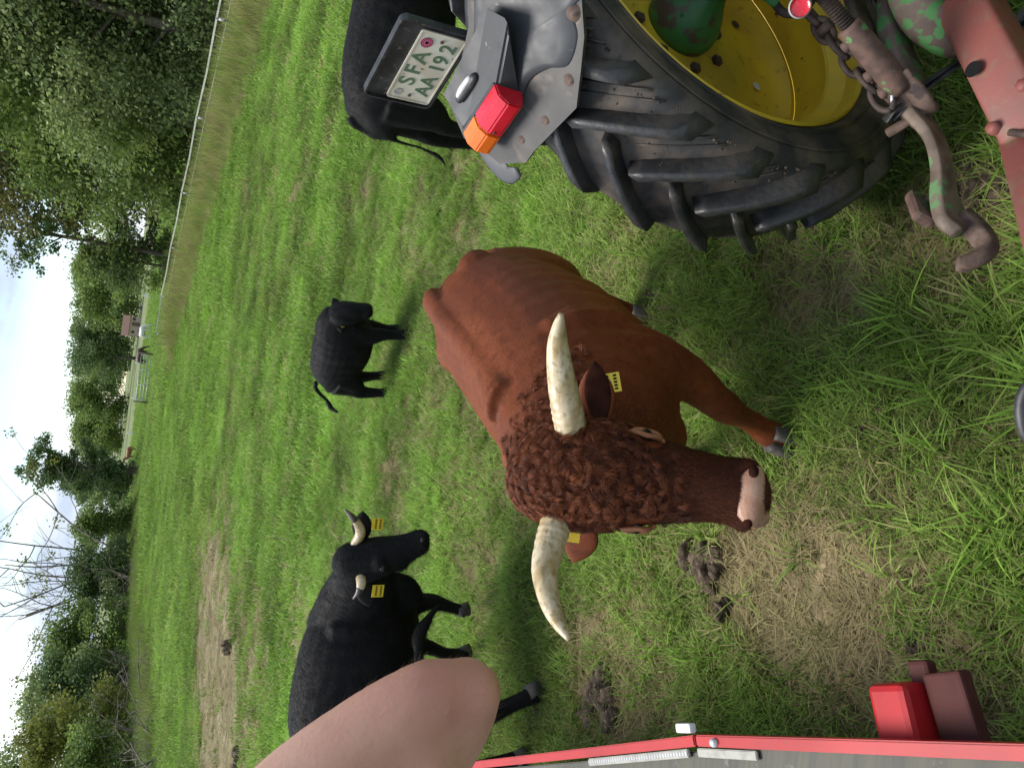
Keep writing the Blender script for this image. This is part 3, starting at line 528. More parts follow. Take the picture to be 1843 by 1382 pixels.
# ------------------------------------------------------------------ tractor (local x = forward, y = its left, z = up)
TR = empty('tractor', (1.296, 1.827, 0), math.atan2(.418, .908)); tag(TR, 'green farm tractor with yellow wheels and grey fender carrying the number plate', 'tractor')
WZ = .745
def build_wheel(side):
    """side +1: rim opening towards -y at y=0 (left wheel); -1: mirrored right wheel"""
    Y0 = 0. if side > 0 else -1.55
    f = lambda prof: [(side * y, q) for y, q in prof]
    ty = lathe('tyre', f([(.015, .535), (-.005, .56), (-.028, .60), (-.036, .64), (-.030, .675), (-.012, .70), (.012, .714), (.06, .722), (.17, .728), (.28, .722), (.328, .714), (.352, .70), (.37, .675), (.376, .64), (.366, .6), (.345, .56), (.325, .535)]), 'rubber', TR, 96, Y0, WZ)
    for rr, yy in ((.585, -.022), (.655, -.0352)):
        lathe('sidewall_ring', f([(yy - .001, rr - .006), (yy - .006, rr), (yy - .001, rr + .006)]), 'rubber', ty, 96, Y0, WZ)
    # one lug, swept from the centre of the tread to the shoulder
    N = 22
    for half in (0, 1):
        V = []; F = []; K = 9
        for i in range(K):
            t = i / (K - 1); y = .185 - .205 * t ** .95 if half == 0 else .155 + .205 * t ** .95
            th = .36 * t ** 1.12 + (.0 if half == 0 else math.pi / N); drop = .018 * t ** 3 + .055 * smooth01(t, .86, 1.)
            wd = (.040 + .020 * t) / .75; rb = .70 - .03 * t * t; rtp = .780 - drop
            for (da, rr) in ((-wd * .75, rb), (-wd * .46, rtp - .006), (-wd * .38, rtp), (wd * .38, rtp), (wd * .46, rtp - .006), (wd * .75, rb)):
                V.append((-rr * math.sin(th + da), side * y, rr * math.cos(th + da)))
        for i in range(K - 1):
            for j in range(5): F.append((i * 6 + j, i * 6 + j + 1, i * 6 + 7 + j, i * 6 + 6 + j))
        F.append(tuple(range(5, -1, -1))); F.append(tuple(range((K - 1) * 6, K * 6)))
        me = bpy.data.meshes.new('lug'); me.from_pydata(V, [], F); me.materials.append(M['lugrubber']); me.shade_smooth()
        bm = bmesh.new(); bm.from_mesh(me); bmesh.ops.recalc_face_normals(bm, faces=bm.faces); bm.to_mesh(me); bm.free()
        for k in range(N):
            o = link(bpy.data.objects.new('lug', me), ty); o.location = (0, Y0, WZ); o.rotation_euler = (0, -2 * math.pi * k / N, 0)
        if half == 0 and side > 0:      # fine ribs and caked dirt between the lugs, on the half that shows
            for k in range(N):
                for q, s in ((.09, .004), (.15, .003)):
                    rv = []; 
                    for t in np.linspace(.25, .95, 7):
                        th = 2 * math.pi * k / N + .36 * t ** 1.12 + q; y = .185 - .205 * t; rr = .7275 - .014 * t * t; rv.append((-rr * math.sin(th), y, WZ + rr * math.cos(th)))
                    tube('tread_rib', rv, s, 'rubber', ty, 5, 1)
    rim = lathe('rim', f([(.02, .54), (-.006, .556), (-.012, .549), (-.004, .538), (.012, .533), (.04, .529), (.055, .515), (.075, .49), (.085, .486), (.10, .492), (.15, .49), (.19, .492), (.21, .502), (.25, .505)]), 'yellow', TR, 96, Y0, WZ); rim.data.set_sharp_from_angle(angle=R(28))
    dsc = lathe('wheel_disc', f([(.235, .503), (.232, .485), (.25, .46), (.262, .42), (.262, .36), (.25, .30), (.235, .25), (.23, .2), (.23, .0)]), 'disc', TR, 96, Y0, WZ); dsc.data.set_sharp_from_angle(angle=R(28))
    for k in range(8):
        a = k * math.pi / 4 + .2
        bevel_box('wheel_bolt', (.03, .02, .03), (-.165 * math.sin(a), Y0 + side * .223, WZ + .165 * math.cos(a)), 'rustdark', rim, .004)
        lathe('disc_hole', [(0, .0), (-.002, .012), (-.003, .017)], 'lampglass' if k % 2 else 'rustdark', rim, 12, Y0 + side * .256, WZ + .35 * math.cos(a + .3), cx=-.35 * math.sin(a + .3))
    return ty, rim
ty, rim = build_wheel(1); build_wheel(-1)
# caked soil on the tread and inside the rim
r = np.random.default_rng(4)
def lumps(name, cs, mat, parent, seed, sub=2):
    r = np.random.default_rng(seed); parts = []
    for c, s in cs:
        bm = bmesh.new(); bmesh.ops.create_icosphere(bm, subdivisions=sub, radius=1)
        V = np.array([v.co[:] for v in bm.verts]); F = [[v.index for v in f.verts] for f in bm.faces]; bm.free()
        V *= 1 + .28 * np.sin(V @ r.normal(0, 3, (3, 1)) + r.random()) + r.normal(0, .10, (len(V), 1)); parts.append((V * np.array(s) + np.array(c), F))
    V, F = joinmesh(parts); return mk(name, V, F, mat, parent)
cs = []
for k in range(1500):
    k2 = r.integers(0, 22); t_ = r.random(); th = 2 * math.pi * k2 / 22 + .36 * t_ ** 1.12 + .145 + r.normal(0, .045); y = .185 - .2 * t_; rr = .724 - .014 * t_ * t_; s = r.uniform(.0012, .0048)
    cs.append(((-rr * math.sin(th), y, WZ + rr * math.cos(th)), (s, s * 1.3, s)))
tag(lumps('caked_dirt', cs, 'mud', ty, 5, 1), kind='stuff')
n = 150; V = []; F = []
for k in range(n):
    th = r.uniform(.8, 2.9); y = r.uniform(-.02, .36); rr = .735 + r.random() * .03; p = np.array([-rr * math.sin(th), y, WZ + rr * math.cos(th)]); d = r.normal(0, 1, 3); d /= np.linalg.norm(d); d *= r.uniform(.01, .035); w = np.array([.0006, .0006, .0006]); F.append((3 * k, 3 * k + 1, 3 * k + 2)); V += [p, p + w + d * .02, p + d]
tag(mk('straw_bits', V, F, 'mud', ty), kind='stuff')
# axle and housing
hub = lathe('final_drive', [(.235, .0), (.235, .115), (.20, .122), (.17, .118), (.13, .098), (.09, .07), (.06, .055), (.0, .052), (-.03, .058), (-.04, .09), (-.075, .10), (-.11, .098), (-.14, .085), (-.2, .08), (-.34, .095), (-.36, .15), (-.40, .16), (-.45, .16)], 'green', TR, 40, 0, WZ)
for k in range(8):
    a = k * math.pi / 4; bevel_box('housing_bolt', (.017, .012, .017), (-.095 * math.sin(a), .138, WZ + .095 * math.cos(a)), 'green', hub, .003)
bevel_box('axle_pad', (.11, .03, .15), (-.07, -.09, WZ + .05), 'green', TR, .006, (0, .3, 0)); bevel_box('axle_pad', (.10, .07, .04), (-.10, -.20, WZ - .07), 'rust', TR, .006, (.2, .3, .2))
bevel_box('rear_housing', (.75, .62, .55), (.15, -.78, .78), 'green', TR, .06); bevel_box('transmission', (1.6, .5, .5), (1.2, -.78, .80), 'green', TR, .05)
bevel_box('engine_hood', (1.5, .62, .62), (2.0, -.78, 1.25), 'green', TR, .08); bevel_box('seat', (.42, .46, .1), (.05, -.78, 1.35), 'blackrubber', TR, .04); bevel_box('seat_back', (.1, .46, .42), (-.16, -.78, 1.6), 'blackrubber', TR, .04)
st_ = tube('steering_column', [(.75, -.78, 1.1), (.55, -.78, 1.55)], .03, 'blackrubber', TR)
for s in (-.1, -1.46):
    lathe('front_tyre', [(-.09, .25), (-.11, .34), (-.09, .40), (0, .42), (.09, .40), (.11, .34), (.09, .25)], 'rubber', TR, 48, s - .03 if s > -1 else s, .42, cx=2.35); lathe('front_rim', [(-.08, .26), (-.04, .24), (-.03, .0)], 'yellow', TR, 32, s - .03 if s > -1 else s, .42, cx=2.35)
tube('front_axle', [(2.35, -.1, .42), (2.35, -1.5, .42)], .06, 'green', TR)
prism('body_panel', [(-.12, .05), (.35, .05), (.35, -.30), (-.12, -.30)], 'z', 1.50, 1.56, 'palegreen', TR, .01); bevel_box('cab_panel', (.5, .03, .45), (.15, .19, 1.50), 'palegreen', TR, .01)
# fender: rear plate sloping over the tyre
def S(x, y, hgt=0.): return (x - .707 * hgt, y, 1.464 + (x + .4) + .707 * hgt)
bm = bmesh.new(); uv = [(-.20, -.16), (-.245, -.02), (-.352, .19), (-.380, .33), (-.392, .428), (-.415, .445), (-.455, .478), (-.50, .455), (-.545, .44), (-.585, .36), (-.584, .31), (-.596, .114), (-.560, .03), (-.532, -.032), (-.495, -.085), (-.45, -.16)]
rows = []
for h0 in (0., -.012): rows.append([bm.verts.new(S(x, y, h0 + .012 * math.sin((y + .1) * 5))) for x, y in uv])
bm.faces.new(rows[0]); bm.faces.new(rows[1][::-1]); n = len(uv)
for i in range(n): bm.faces.new((rows[0][i], rows[1][i], rows[1][(i + 1) % n], rows[0][(i + 1) % n]))
bmesh.ops.recalc_face_normals(bm, faces=bm.faces); me = bpy.data.meshes.new('fender'); bm.to_mesh(me); bm.free(); me.materials.append(M['flange']); fd = link(bpy.data.objects.new('fender', me), TR)
# raised smooth cover on the fender with a softly rounded edge
sec = []
cover = [(-.21, -.15), (-.27, .0), (-.362, .19), (-.388, .34), (-.405, .42), (-.44, .42), (-.49, .37), (-.515, .27), (-.50, .17), (-.515, .10), (-.54, .05), (-.525, -.02), (-.49, -.06), (-.47, -.15)]
cc = np.array(cover); cen = cc.mean(0); V = []; F = []; n = len(catmull(np.vstack([cc, cc[:1]]), 4)) - 1; ring = catmull(np.vstack([cc, cc[:1]]), 4)[:-1]
for sc_, hh in ((1.0, .0), (.99, .004), (.965, .008), (.75, .009), (.4, .010)):
    for p in ring: q = cen + (p - cen) * sc_; V.append(S(q[0], q[1], hh + .004 * math.sin(q[1] * 9)))
V.append(S(cen[0], cen[1], .010)); K = 5
for i in range(K - 1):
    for j in range(n): F.append((i * n + j, i * n + (j + 1) % n, (i + 1) * n + (j + 1) % n, (i + 1) * n + j))
for j in range(n): F.append(((K - 1) * n + j, (K - 1) * n + (j + 1) % n, K * n))
mk('fender_cover', V, F, 'plastic', fd)
for x, y in ((-.493, -.05), (-.556, .078), (-.566, .214), (-.552, .318)):
    o = lathe('fender_bolt', [(.0, .0), (.0, .008), (-.004, .014), (-.009, .021), (-.012, .024)], 'rust', fd, 16); o.location = S(x, y, .012); o.rotation_euler = (R(-90), 0, 0); o.rotation_euler = Matrix(((1, 0, 0), (0, 1, 0), (0, 0, 1))).to_euler(); o.rotation_euler = Vector((-.707, 0, .707)).to_track_quat('Y', 'Z').to_euler()
mk('fender_flap', *loftdata(np.array([(-.48, .44, 1.385, .025, .003), (-.53, .455, 1.335, .032, .003), (-.57, .45, 1.295, .03, .003), (-.585, .41, 1.28, .014, .003)]), 12, 4, (-.7, 0, .7)), 'plastic', fd)
0 and mk('fender_flap', *loftdata(np.array([(-.34, .40, 1.555, .05, .004), (-.40, .47, 1.50, .04, .004), (-.44, .505, 1.455, .012, .004)]), 12, 4, (-.7, 0, .7)), 'plastic', fd)
# lamp console, tail light
con = bmesh.new(); P8 = [(-.425, .10, 1.487), (-.44, .10, 1.475), (-.475, .455, 1.43), (-.36, .455, 1.497), (-.475, .27, 1.355), (-.475, .455, 1.352), (-.36, .455, 1.40), (-.36, .14, 1.51), (-.475, .265, 1.428)]
vs_ = [con.verts.new((p[0] - .032, p[1] - .05, p[2] + .010)) for p in P8]
for f in ((0, 7, 3, 2, 8, 1), (1, 8, 4), (8, 2, 5, 4), (2, 3, 6, 5), (7, 6, 3), (0, 1, 4, 5, 6, 7)): con.faces.new([vs_[i] for i in f])
bmesh.ops.recalc_face_normals(con, faces=con.faces); bmesh.ops.bevel(con, geom=con.edges[:], offset=.006, segments=2, affect='EDGES'); me = bpy.data.meshes.new('lamp_console'); con.to_mesh(me); con.free(); me.materials.append(M['plastic']); co = link(bpy.data.objects.new('lamp_console', me), TR)
o = loft('plate_lamp', [(-.428, .275, 1.478, .006, .006), (-.43, .285, 1.478, .013, .011), (-.428, .33, 1.480, .014, .012), (-.425, .375, 1.480, .013, .011), (-.424, .385, 1.479, .006, .006)], 'blackplast', co, 14, 3); o.location = (-.026, -.03, .003)
o = loft('lamp_glass', [(-.430, .288, 1.484, .005, .004), (-.431, .297, 1.487, .009, .007), (-.43, .33, 1.489, .010, .008), (-.427, .36, 1.488, .009, .006), (-.426, .37, 1.485, .005, .004)], 'lampglass', co, 14, 3); o.location = (-.026, -.03, .006)
tlr = empty('tail_light'); tlr.parent = TR
def lens(name, y0, y1, mat, chamf):
    pr = [(-.503, 1.366), (-.552, 1.370), (-.560, 1.380), (-.560, 1.415), (-.540, 1.440), (-.503, 1.450)]
    o = prism(name, pr, 'y', y0, y1, mat, tlr, .004); return o
bevel_box('lamp_base', (.03, .20, .085), (-.49, .31, 1.408), 'blackplast', tlr, .005)
lens('red_lens', .208, .330, 'redlens', 0); lens('orange_lens', .332, .408, 'orangelens', 0)
bevel_box('lens_screw', (.004, .008, .008), (-.5612, .318, 1.40), 'rustdark', tlr, .002)
# number plate on its black holder
ph = empty('plate_holder', (-.335, .384, 1.588)); ph.parent = TR; ph.rotation_euler = (.05, R(-7), 0)
def rrect(w, h, q, n=6):
    o = []
    for cx, cy, a0 in ((w / 2 - q, h / 2 - q, 0), (-w / 2 + q, h / 2 - q, 90), (-w / 2 + q, -h / 2 + q, 180), (w / 2 - q, -h / 2 + q, 270)):
        for i in range(n + 1): a = R(a0 + 90 * i / n); o.append((cx + q * math.cos(a), cy + q * math.sin(a)))
    return o
def shifted(poly, dy, dz): return [(a + dy, b + dz) for a, b in poly]
def ringprism(name, outer, inner, a, b, mat, parent):
    n = len(outer); V = [(t, p[0], p[1]) for t in (a, b) for p in outer] + [(t, p[0], p[1]) for t in (a, b) for p in inner]; F = []
    for i in range(n):
        j = (i + 1) % n; F += [(i, j, n + j, n + i), (2 * n + i, 3 * n + i, 3 * n + j, 2 * n + j), (i, 2 * n + i, 2 * n + j, j), (n + i, n + j, 3 * n + j, 3 * n + i)]
    o = mk(name, V, F, mat, parent, False); return o
HW, HH = .292, .205
bd = prism('holder_board', rrect(HW, HH, .018), 'x', -.004, .010, 'blackplast', ph); ringprism('holder_rim', rrect(HW, HH, .018), rrect(HW - .012, HH - .012, .013), -.012, -.004, 'blackplast', ph)
pl = prism('number_plate', shifted(rrect(.258, .131, .010), .003, -.027), 'x', -.0075, -.0045, 'plate', ph); ringprism('plate_rim', shifted(rrect(.258, .131, .010), .003, -.027), shifted(rrect(.250, .123, .007), .003, -.027), -.0095, -.0075, 'plate', pl)
def letter(ch, yl, z, size, sx=1.):
    cu = bpy.data.curves.new('t', 'FONT'); cu.body = ch; cu.size = size; cu.extrude = .0008; cu.align_x = 'CENTER'; cu.align_y = 'CENTER'; cu.offset = size * .012
    o = bpy.data.objects.new('t', cu); COL.objects.link(o); dg = bpy.context.evaluated_depsgraph_get(); me = bpy.data.meshes.new_from_object(o.evaluated_get(dg)); bpy.data.objects.remove(o); bpy.data.curves.remove(cu)
    me.name = 'character'; me.materials.clear(); me.materials.append(M['plategreen'])
    q = link(bpy.data.objects.new('character', me), pl); q.matrix_local = Matrix(((0, 0, -1, -.0082), (-1, 0, 0, yl), (0, 1, 0, z), (0, 0, 0, 1))) @ Matrix.Diagonal((sx, 1, 1, 1)); return q
for ch, yl in zip('SFA', (.058, .014, -.034)): letter(ch, yl, .003, .066, 1.0)
for ch, yl in zip('AA192', (.082, .043, -.010, -.041, -.083)): letter(ch, yl, -.056, .064, .92)
def disc(name, y, z, rad, mat, x, parent, n=28): return prism(name, [(y + rad * math.cos(2 * math.pi * i / n), z + rad * math.sin(2 * math.pi * i / n)) for i in range(n)], 'x', x, x + .001, mat, parent)
disc('inspection_sticker', -.088, .010, .0165, 'pinkseal', -.0092, pl); disc('sticker_centre', -.088, .010, .005, 'ink', -.0098, pl)
for k in range(12): a = k * math.pi / 6; bevel_box('sticker_mark', (.0006, .0014, .006), (-.0095, -.088 + .0115 * math.cos(a), .010 + .0115 * math.sin(a)), 'ink', pl, 0, (a - math.pi / 2, 0, 0))
ringprism('sticker_edge', [(-.088 + .0165 * math.cos(i * .2244), .010 + .0165 * math.sin(i * .2244)) for i in range(28)], [(-.088 + .0155 * math.cos(i * .2244), .010 + .0155 * math.sin(i * .2244)) for i in range(28)], -.0097, -.0092, 'ink', pl)
disc('state_seal', .105, .012, .012, 'greyseal', -.0092, pl)
for y, z in ((-.103, -.028), (.108, -.024)): disc('plate_screw', y, z, .0055, 'rust', -.0108, pl, 12)
o = bevel_box('holder_bracket', (.05, .075, .035), (-.362, .345, 1.468), 'blackplast', TR, .006, (0, .3, 0)); bevel_box('bracket_clip', (.012, .065, .02), (-.392, .345, 1.476), 'blackplast', TR, .003, (0, .3, 0)); bevel_box('bracket_clip', (.012, .06, .016), (-.408, .345, 1.472), 'blackplast', TR, .003, (0, .3, 0))
# lower link, lift rod, chain, strap
lk_ = loft('lower_link', [(.25, -.20, 0.500, .014, .032), (-.2, -.21, 0.530, .014, .032), (-.50, -.232, 0.555, .017, .036), (-.60, -.25, 0.550, .019, .046), (-.70, -.272, 0.535, .017, .036), (-.775, -.287, 0.525, .015, .028), (-.85, -.277, 0.515, .016, .028), (-.92, -.256, 0.508, .019, .036), (-.975, -.25, 0.496, .020, .050), (-1.01, -.258, 0.480, .019, .046)], 'wornsteel', TR, 20, 4, power=6)
mk('hook', *loftdata(np.array([(-.97, -.262, 0.480, .022, .026), (-1.02, -.278, 0.460, .022, .026), (-1.065, -.285, 0.460, .021, .024), (-1.09, -.272, 0.480, .02, .021), (-1.098, -.25, 0.505, .019, .018), (-1.095, -.24, 0.518, .016, .012)]), 16, 4, (0, 1, 0), power=3.5), 'rust', lk_)
bevel_box('latch', (.13, .032, .058), (-.915, -.198, .515), 'rustpink', lk_, .012, (0, R(28), R(18))); lathe('latch_pin', [(-.03, .0), (-.03, .012), (.04, .012), (.04, .0)], 'rustdark', lk_, 14, -.215, .50, cx=-.90)
rodT = np.array([-.40, -.335, .98]); rodB = np.array([-.66, -.292, .60]); lp = lambda t: rodT + (rodB - rodT) * t
rd = tube('lift_rod', [lp(-.5), lp(.60)], .0175, 'rustdark', TR, 16, 1)
for k in range(34):
    t = .0 + k * .017; tube('thread', [lp(t) - (rodB - rodT) * .002, lp(t) + (rodB - rodT) * .002], .0195, 'rustdark', rd, 14, 1)
loft('lift_arm', [(.05, -.52, 1.06, .03, .045), (-.12, -.42, 1.15, .025, .04), (-.28, -.352, 1.185, .022, .032), (-.31, -.34, 1.18, .015, .02)], 'green', TR, 14, 4, power=4); tube('rod_collar', [lp(-.18), lp(-.02)], .026, 'palegreen', rd, 16, 1)
slv = tube('lift_sleeve', [lp(.54), lp(.56), lp(.75), lp(.92), lp(.99)], [.024, .029, .031, .031, .024], 'rustpink', TR, 18, 2)
for s in (-1, 1): mk('fork', *loftdata(np.column_stack([[lp(.92) + np.array([0, s * .016, .006]), lp(1.05) + np.array([0, s * .020, 0]), lp(1.16) + np.array([-.01, s * .020, -.01])], [.008, .008, .007], [.026, .024, .018]]), 12, 3, (0, 1, 0), power=3), 'rust', slv)
for t, y in ((.60, .026), (.80, .03), (.92, .03)): lathe('grease_nipple', [(-.012, .0), (-.012, .012), (.01, .014), (.012, .0)], 'rustpink', slv, 12, lp(t)[1] + y, lp(t)[2], cx=lp(t)[0] - .01)
tube('link_pin', [(-.70, -.20, .555), (-.70, -.31, .535)], .012, 'rust', TR, 12, 1)
ca, cb = np.array([-.33, -.19, .735]), np.array([-.675, -.255, .615]); ch = empty('check_chain'); ch.parent = TR; nl = 6
for k in range(nl):
    t0 = ca + (cb - ca) * (k / nl); t1 = ca + (cb - ca) * ((k + 1.25) / nl); d = (t1 - t0); d /= np.linalg.norm(d); s = np.cross(d, (0, 0, 1)); s /= np.linalg.norm(s); u = np.cross(s, d); sd_ = s if k % 2 else u
    h = np.linalg.norm(t1 - t0) / 2; c = (t0 + t1) / 2; pts = [c + d * (h * math.cos(a)) * (1 if abs(math.cos(a)) < .99 else 1) + sd_ * .016 * math.sin(a) * (1.25 if abs(math.sin(a)) > .5 else 1) for a in np.linspace(0, 2 * math.pi, 13)]
    tube('link', pts, .0085, 'rustdark', ch, 8, 2, tuple(np.cross(d, sd_)))
bevel_box('chain_bracket', (.24, .028, .05), (-.22, -.155, .79), 'green', TR, .006, (0, R(18), R(8))); tube('shackle', [(-.30, -.15, .79), (-.345, -.16, .77), (-.36, -.19, .745), (-.34, -.215, .73)], .011, 'rustdark', TR, 10, 4); lathe('shackle_bolt', [(-.02, 0), (-.02, .016), (.02, .016), (.02, 0)], 'rustdark', TR, 6, -.215, .705, cx=-.425)
o = lathe('red_cap', [(0, .0), (0, .021), (-.002, .0225)], 'redlens', TR, 28); o.location = (-.54, -.305, .925); o.rotation_euler = Vector((.62, .36, -.55)).to_track_quat('Y', 'Z').to_euler()
o = lathe('cap_ring', [(-.004, .0222), (.004, .0255), (.014, .0255), (.02, .02)], 'galv', TR, 28); o.location = (-.54, -.305, .925); o.rotation_euler = Vector((.62, .36, -.55)).to_track_quat('Y', 'Z').to_euler(); tube('cap_stalk', [(-.535, -.30, .92), (-.45, -.30, .85), (-.2, -.45, .85)], .014, 'rustdark', TR)
loft('swinging_arm', [(-.05, -.30, .45, .02, .03), (-.30, -.285, .50, .022, .035), (-.42, -.262, .50, .026, .045), (-.53, -.25, .47, .024, .05), (-.60, -.255, .44, .02, .04)], 'chipgreen', TR, 14, 4, power=3.5)
loft('swinging_arm', [(-.10, -.42, .55, .03, .04), (-.30, -.36, .54, .045, .05), (-.42, -.35, .50, .055, .055), (-.50, -.37, .45, .05, .05), (-.53, -.40, .42, .03, .03)], 'chipgreen', TR, 16, 4, power=3)
for k, (z0, z1, dy) in enumerate(((.63, .60, .0), (.61, .565, .03))):
    mk('rubber_strap', *loftdata(np.array([(-.69 + .01 * k, -.222 - dy * .4, z0 - .04, .020, .003), (-.665, -.265 - dy * .5, z0 - .05, .020, .003), (-.585, -.33 - dy, .475 - .02 * k, .022, .003), (-.53, -.42 - dy, .375 - .02 * k, .022, .003), (-.48, -.55 - dy, .36, .022, .003), (-.45, -.70, .50, .022, .003)]), 10, 4, (.4, .0, .9), power=4), 'blackrubber', TR)
tube('cable_tie', [(-.685, -.262, .612), (-.668, -.275, .622), (-.645, -.272, .612), (-.64, -.262, .59)], .004, 'white', TR, 6, 4)

# ------------------------------------------------------------------ trailer (drawbar, deck with red rail)
TL = empty('farm_trailer', (-1.9, .6, 0)); tag(TL, 'red farm trailer with weathered plank deck and pink drawbar beside the tractor', 'trailer'); to = np.array([-1.9, .6, 0])
ct, st2 = .908, .418
def T2W(x, y, z): return np.array([1.296 + x * ct - y * st2, 1.827 + x * st2 + y * ct, z])
def barloft(name, rows, mat, parent, power=7, n=24): return mk(name, *loftdata(np.array([(*T2W(a, b, c), w, h) for a, b, c, w, h in rows]), n, 1, (0, 0, 1), True, power), mat, parent, True, to)
db = barloft('drawbar', [(-.15, -.50, .50, .035, .035), (-.44, -.44, .47, .036, .036)], 'pink', TL, 2)
barloft('drawbar_head', [(-.435, -.435, .465, .045, .04), (-.45, -.435, .465, .058, .055), (-.86, -.455, .44, .060, .058), (-.875, -.455, .44, .05, .05)], 'pink', db)
barloft('drawbar_beam', [(-.86, -.425, .455, .032, .034), (-1.2, -.385, .45, .032, .034), (-1.62, -.335, .45, .032, .034), (-2.3, -.30, .45, .035, .04), (-3.0, -.3, .47, .035, .04)], 'pink', db)
o = 0 and prism('beam_gusset', [(0, 0), (.16, .02), (.16, .10), (.02, .07)], 'z', .0, .012, 'pink', db)
hp = T2W(-.672, -.416, .5195) - to; o = lathe('pin_hole', [(0, .0), (.001, .015), (.0015, .019)], 'ink', db, 20); o.location = hp; o.rotation_euler = Vector((0, 0, 1)).to_track_quat('Y', 'Z').to_euler()
for xx, yy in ((-.78, -.49), (-.83, -.405)): o = lathe('beam_bolt', [(.02, .0), (.02, .014), (0, .016)], 'pink', db, 6); o.location = T2W(xx, yy, .495) - to; o.rotation_euler = Vector((0, 0, 1)).to_track_quat('Y', 'Z').to_euler()
tube('beam_rod', [T2W(-.86, -.43, .50), T2W(-.9, -.47, .50), T2W(-1.0, -.56, .50)], .008, 'rustdark', db, 8, 1, off=to)
# deck: planks run along the far edge
DH = .90; A0 = np.array([-.188, .05]); A1 = np.array([-.785, 1.39]); A2 = np.array([-2.10, 3.77]); dp = (A2 - A1) / np.linalg.norm(A2 - A1); nr = np.array([-dp[1], dp[0]])   # nr points away from the edge, to the left
dq = (A1 - A0) / np.linalg.norm(A1 - A0)
def edge_at(off):      # where a line parallel to the planks, off metres in from the edge, starts on the near edge line
    a = np.array([dq, -dp]).T; b = (A1 + nr * off) - A0; s, t = np.linalg.solve(a, b); return A0 + dq * s
pw = .105
for k in range(18):
    o0, o1 = .012 + k * pw, .012 + (k + 1) * pw - .006; e0, e1 = edge_at(o0 + .012), edge_at(o1 + .012); lim = lambda e: np.maximum(e, e)
    far0, far1 = A2 + nr * o0, A2 + nr * o1
    if e0[1] < -.9: e0 = A1 + nr * o0 - dp * 2.6; e1 = A1 + nr * o1 - dp * 2.6
    z0 = rng.normal(0, .0015)
    pk = prism('plank', [tuple(e0), tuple(e1), tuple(far1), tuple(far0)], 'z', DH - .035 + z0, DH + z0, 'plank', TL, .003); pk.location = tuple(-to)
def railpart(name, p, q, mat='red'):
    p, q = np.array(p), np.array(q); d = (q - p) / np.linalg.norm(q - p); s = np.array([d[1], -d[0]])
    poly = [tuple(p + s * -.012), tuple(p + s * .013), tuple(q + s * .013), tuple(q + s * -.012)]
    o = prism(name, poly, 'z', DH - .026, DH + .008, mat, TL, .003); o.location = tuple(-to); return o
railpart('deck_rail', A0 - dq * .5, A1 - dq * .002); railpart('deck_rail', A1 + dp * .004, A2)
def strip(name, base, d, s, l0, l1, w0_, w1_, z0, z1, mat):
    base = np.array(base); poly = [tuple(base + d * l0 + s * w0_), tuple(base + d * l1 + s * w0_), tuple(base + d * l1 + s * w1_), tuple(base + d * l0 + s * w1_)]
    o = prism(name, poly, 'z', z0, z1, mat, TL, .002); o.location = tuple(-to); return o
nq = np.array([-dq[1], dq[0]])
s1 = strip('edge_strip', A1, dp, nr, .03, .48, .015, .034, DH + .003, DH + .013, 'strip'); s2 = strip('edge_strip', A1, dq, nq, -.20, -.005, .015, .034, DH + .003, DH + .011, 'strip')
for b_, l0, l1, d_, s_ in ((A1, .03, .48, dp, nr),):
    for k in range(40): l = l0 + (l1 - l0) * (k + .5) / 40; strip('strip_groove', b_, d_, s_, l - .0025, l + .0025, .019, .030, DH + .012, DH + .015, 'white').parent = s1; 
for o in list(s1.children): o.location = tuple(-to); o.matrix_parent_inverse = Matrix.Identity(4); o.location = (0, 0, 0)
bevel_box('side_marker', (.055, .022, .022), tuple(np.append(A1 + np.array([.018, .03]), DH + .014) - to), 'white', TL, .005, (0, 0, math.atan2(dq[1], dq[0]))); o = lathe('rail_screw', [(.01, 0), (.01, .009), (0, .010)], 'galv', TL, 6); o.location = tuple(np.append(A1 - dq * .07 + nq * .002, DH + .008) - to); o.rotation_euler = Vector((0, 0, 1)).to_track_quat('Y', 'Z').to_euler()
# red coupling box and maroon plate under the rail
E1 = math.atan2(dq[1], dq[0]); c0 = A0 + dq * .93; sq = -nq
def underbox(name, along, outw, l, w, h, z, mat, bev, rot=(0, 0, 0)):
    p = A0 + dq * along + sq * outw; o = bevel_box(name, (l, w, h), tuple(np.append(p, z) - to), mat, TL, bev, (rot[0], rot[1], E1 + rot[2])); return o
cb_ = underbox('coupling_box', .965, .020, .095, .17, .11, .78, 'red', .014, (0, R(8), 0)); underbox('coupling_plate', .862, .030, .088, .18, .03, .79, 'maroon', .006, (0, R(8), R(3))); underbox('coupling_tongue', .925, .118, .045, .05, .03, .77, 'maroon', .008); underbox('box_facet', .985, .030, .03, .205, .095, .79, 'pinklens', .012, (0, R(35), 0)) if 0 else None
bevel_box('chassis_beam', (.12, 3.4, .14), tuple(np.append(A1 + nr * .35 - dp * .3, .78) - to), 'maroon', TL, .01, (0, 0, math.atan2(dp[1], dp[0]) - math.pi / 2)); bevel_box('chassis_beam', (.12, 3.4, .14), tuple(np.append(A1 + nr * 1.4 - dp * .3, .78) - to), 'maroon', TL, .01, (0, 0, math.atan2(dp[1], dp[0]) - math.pi / 2))
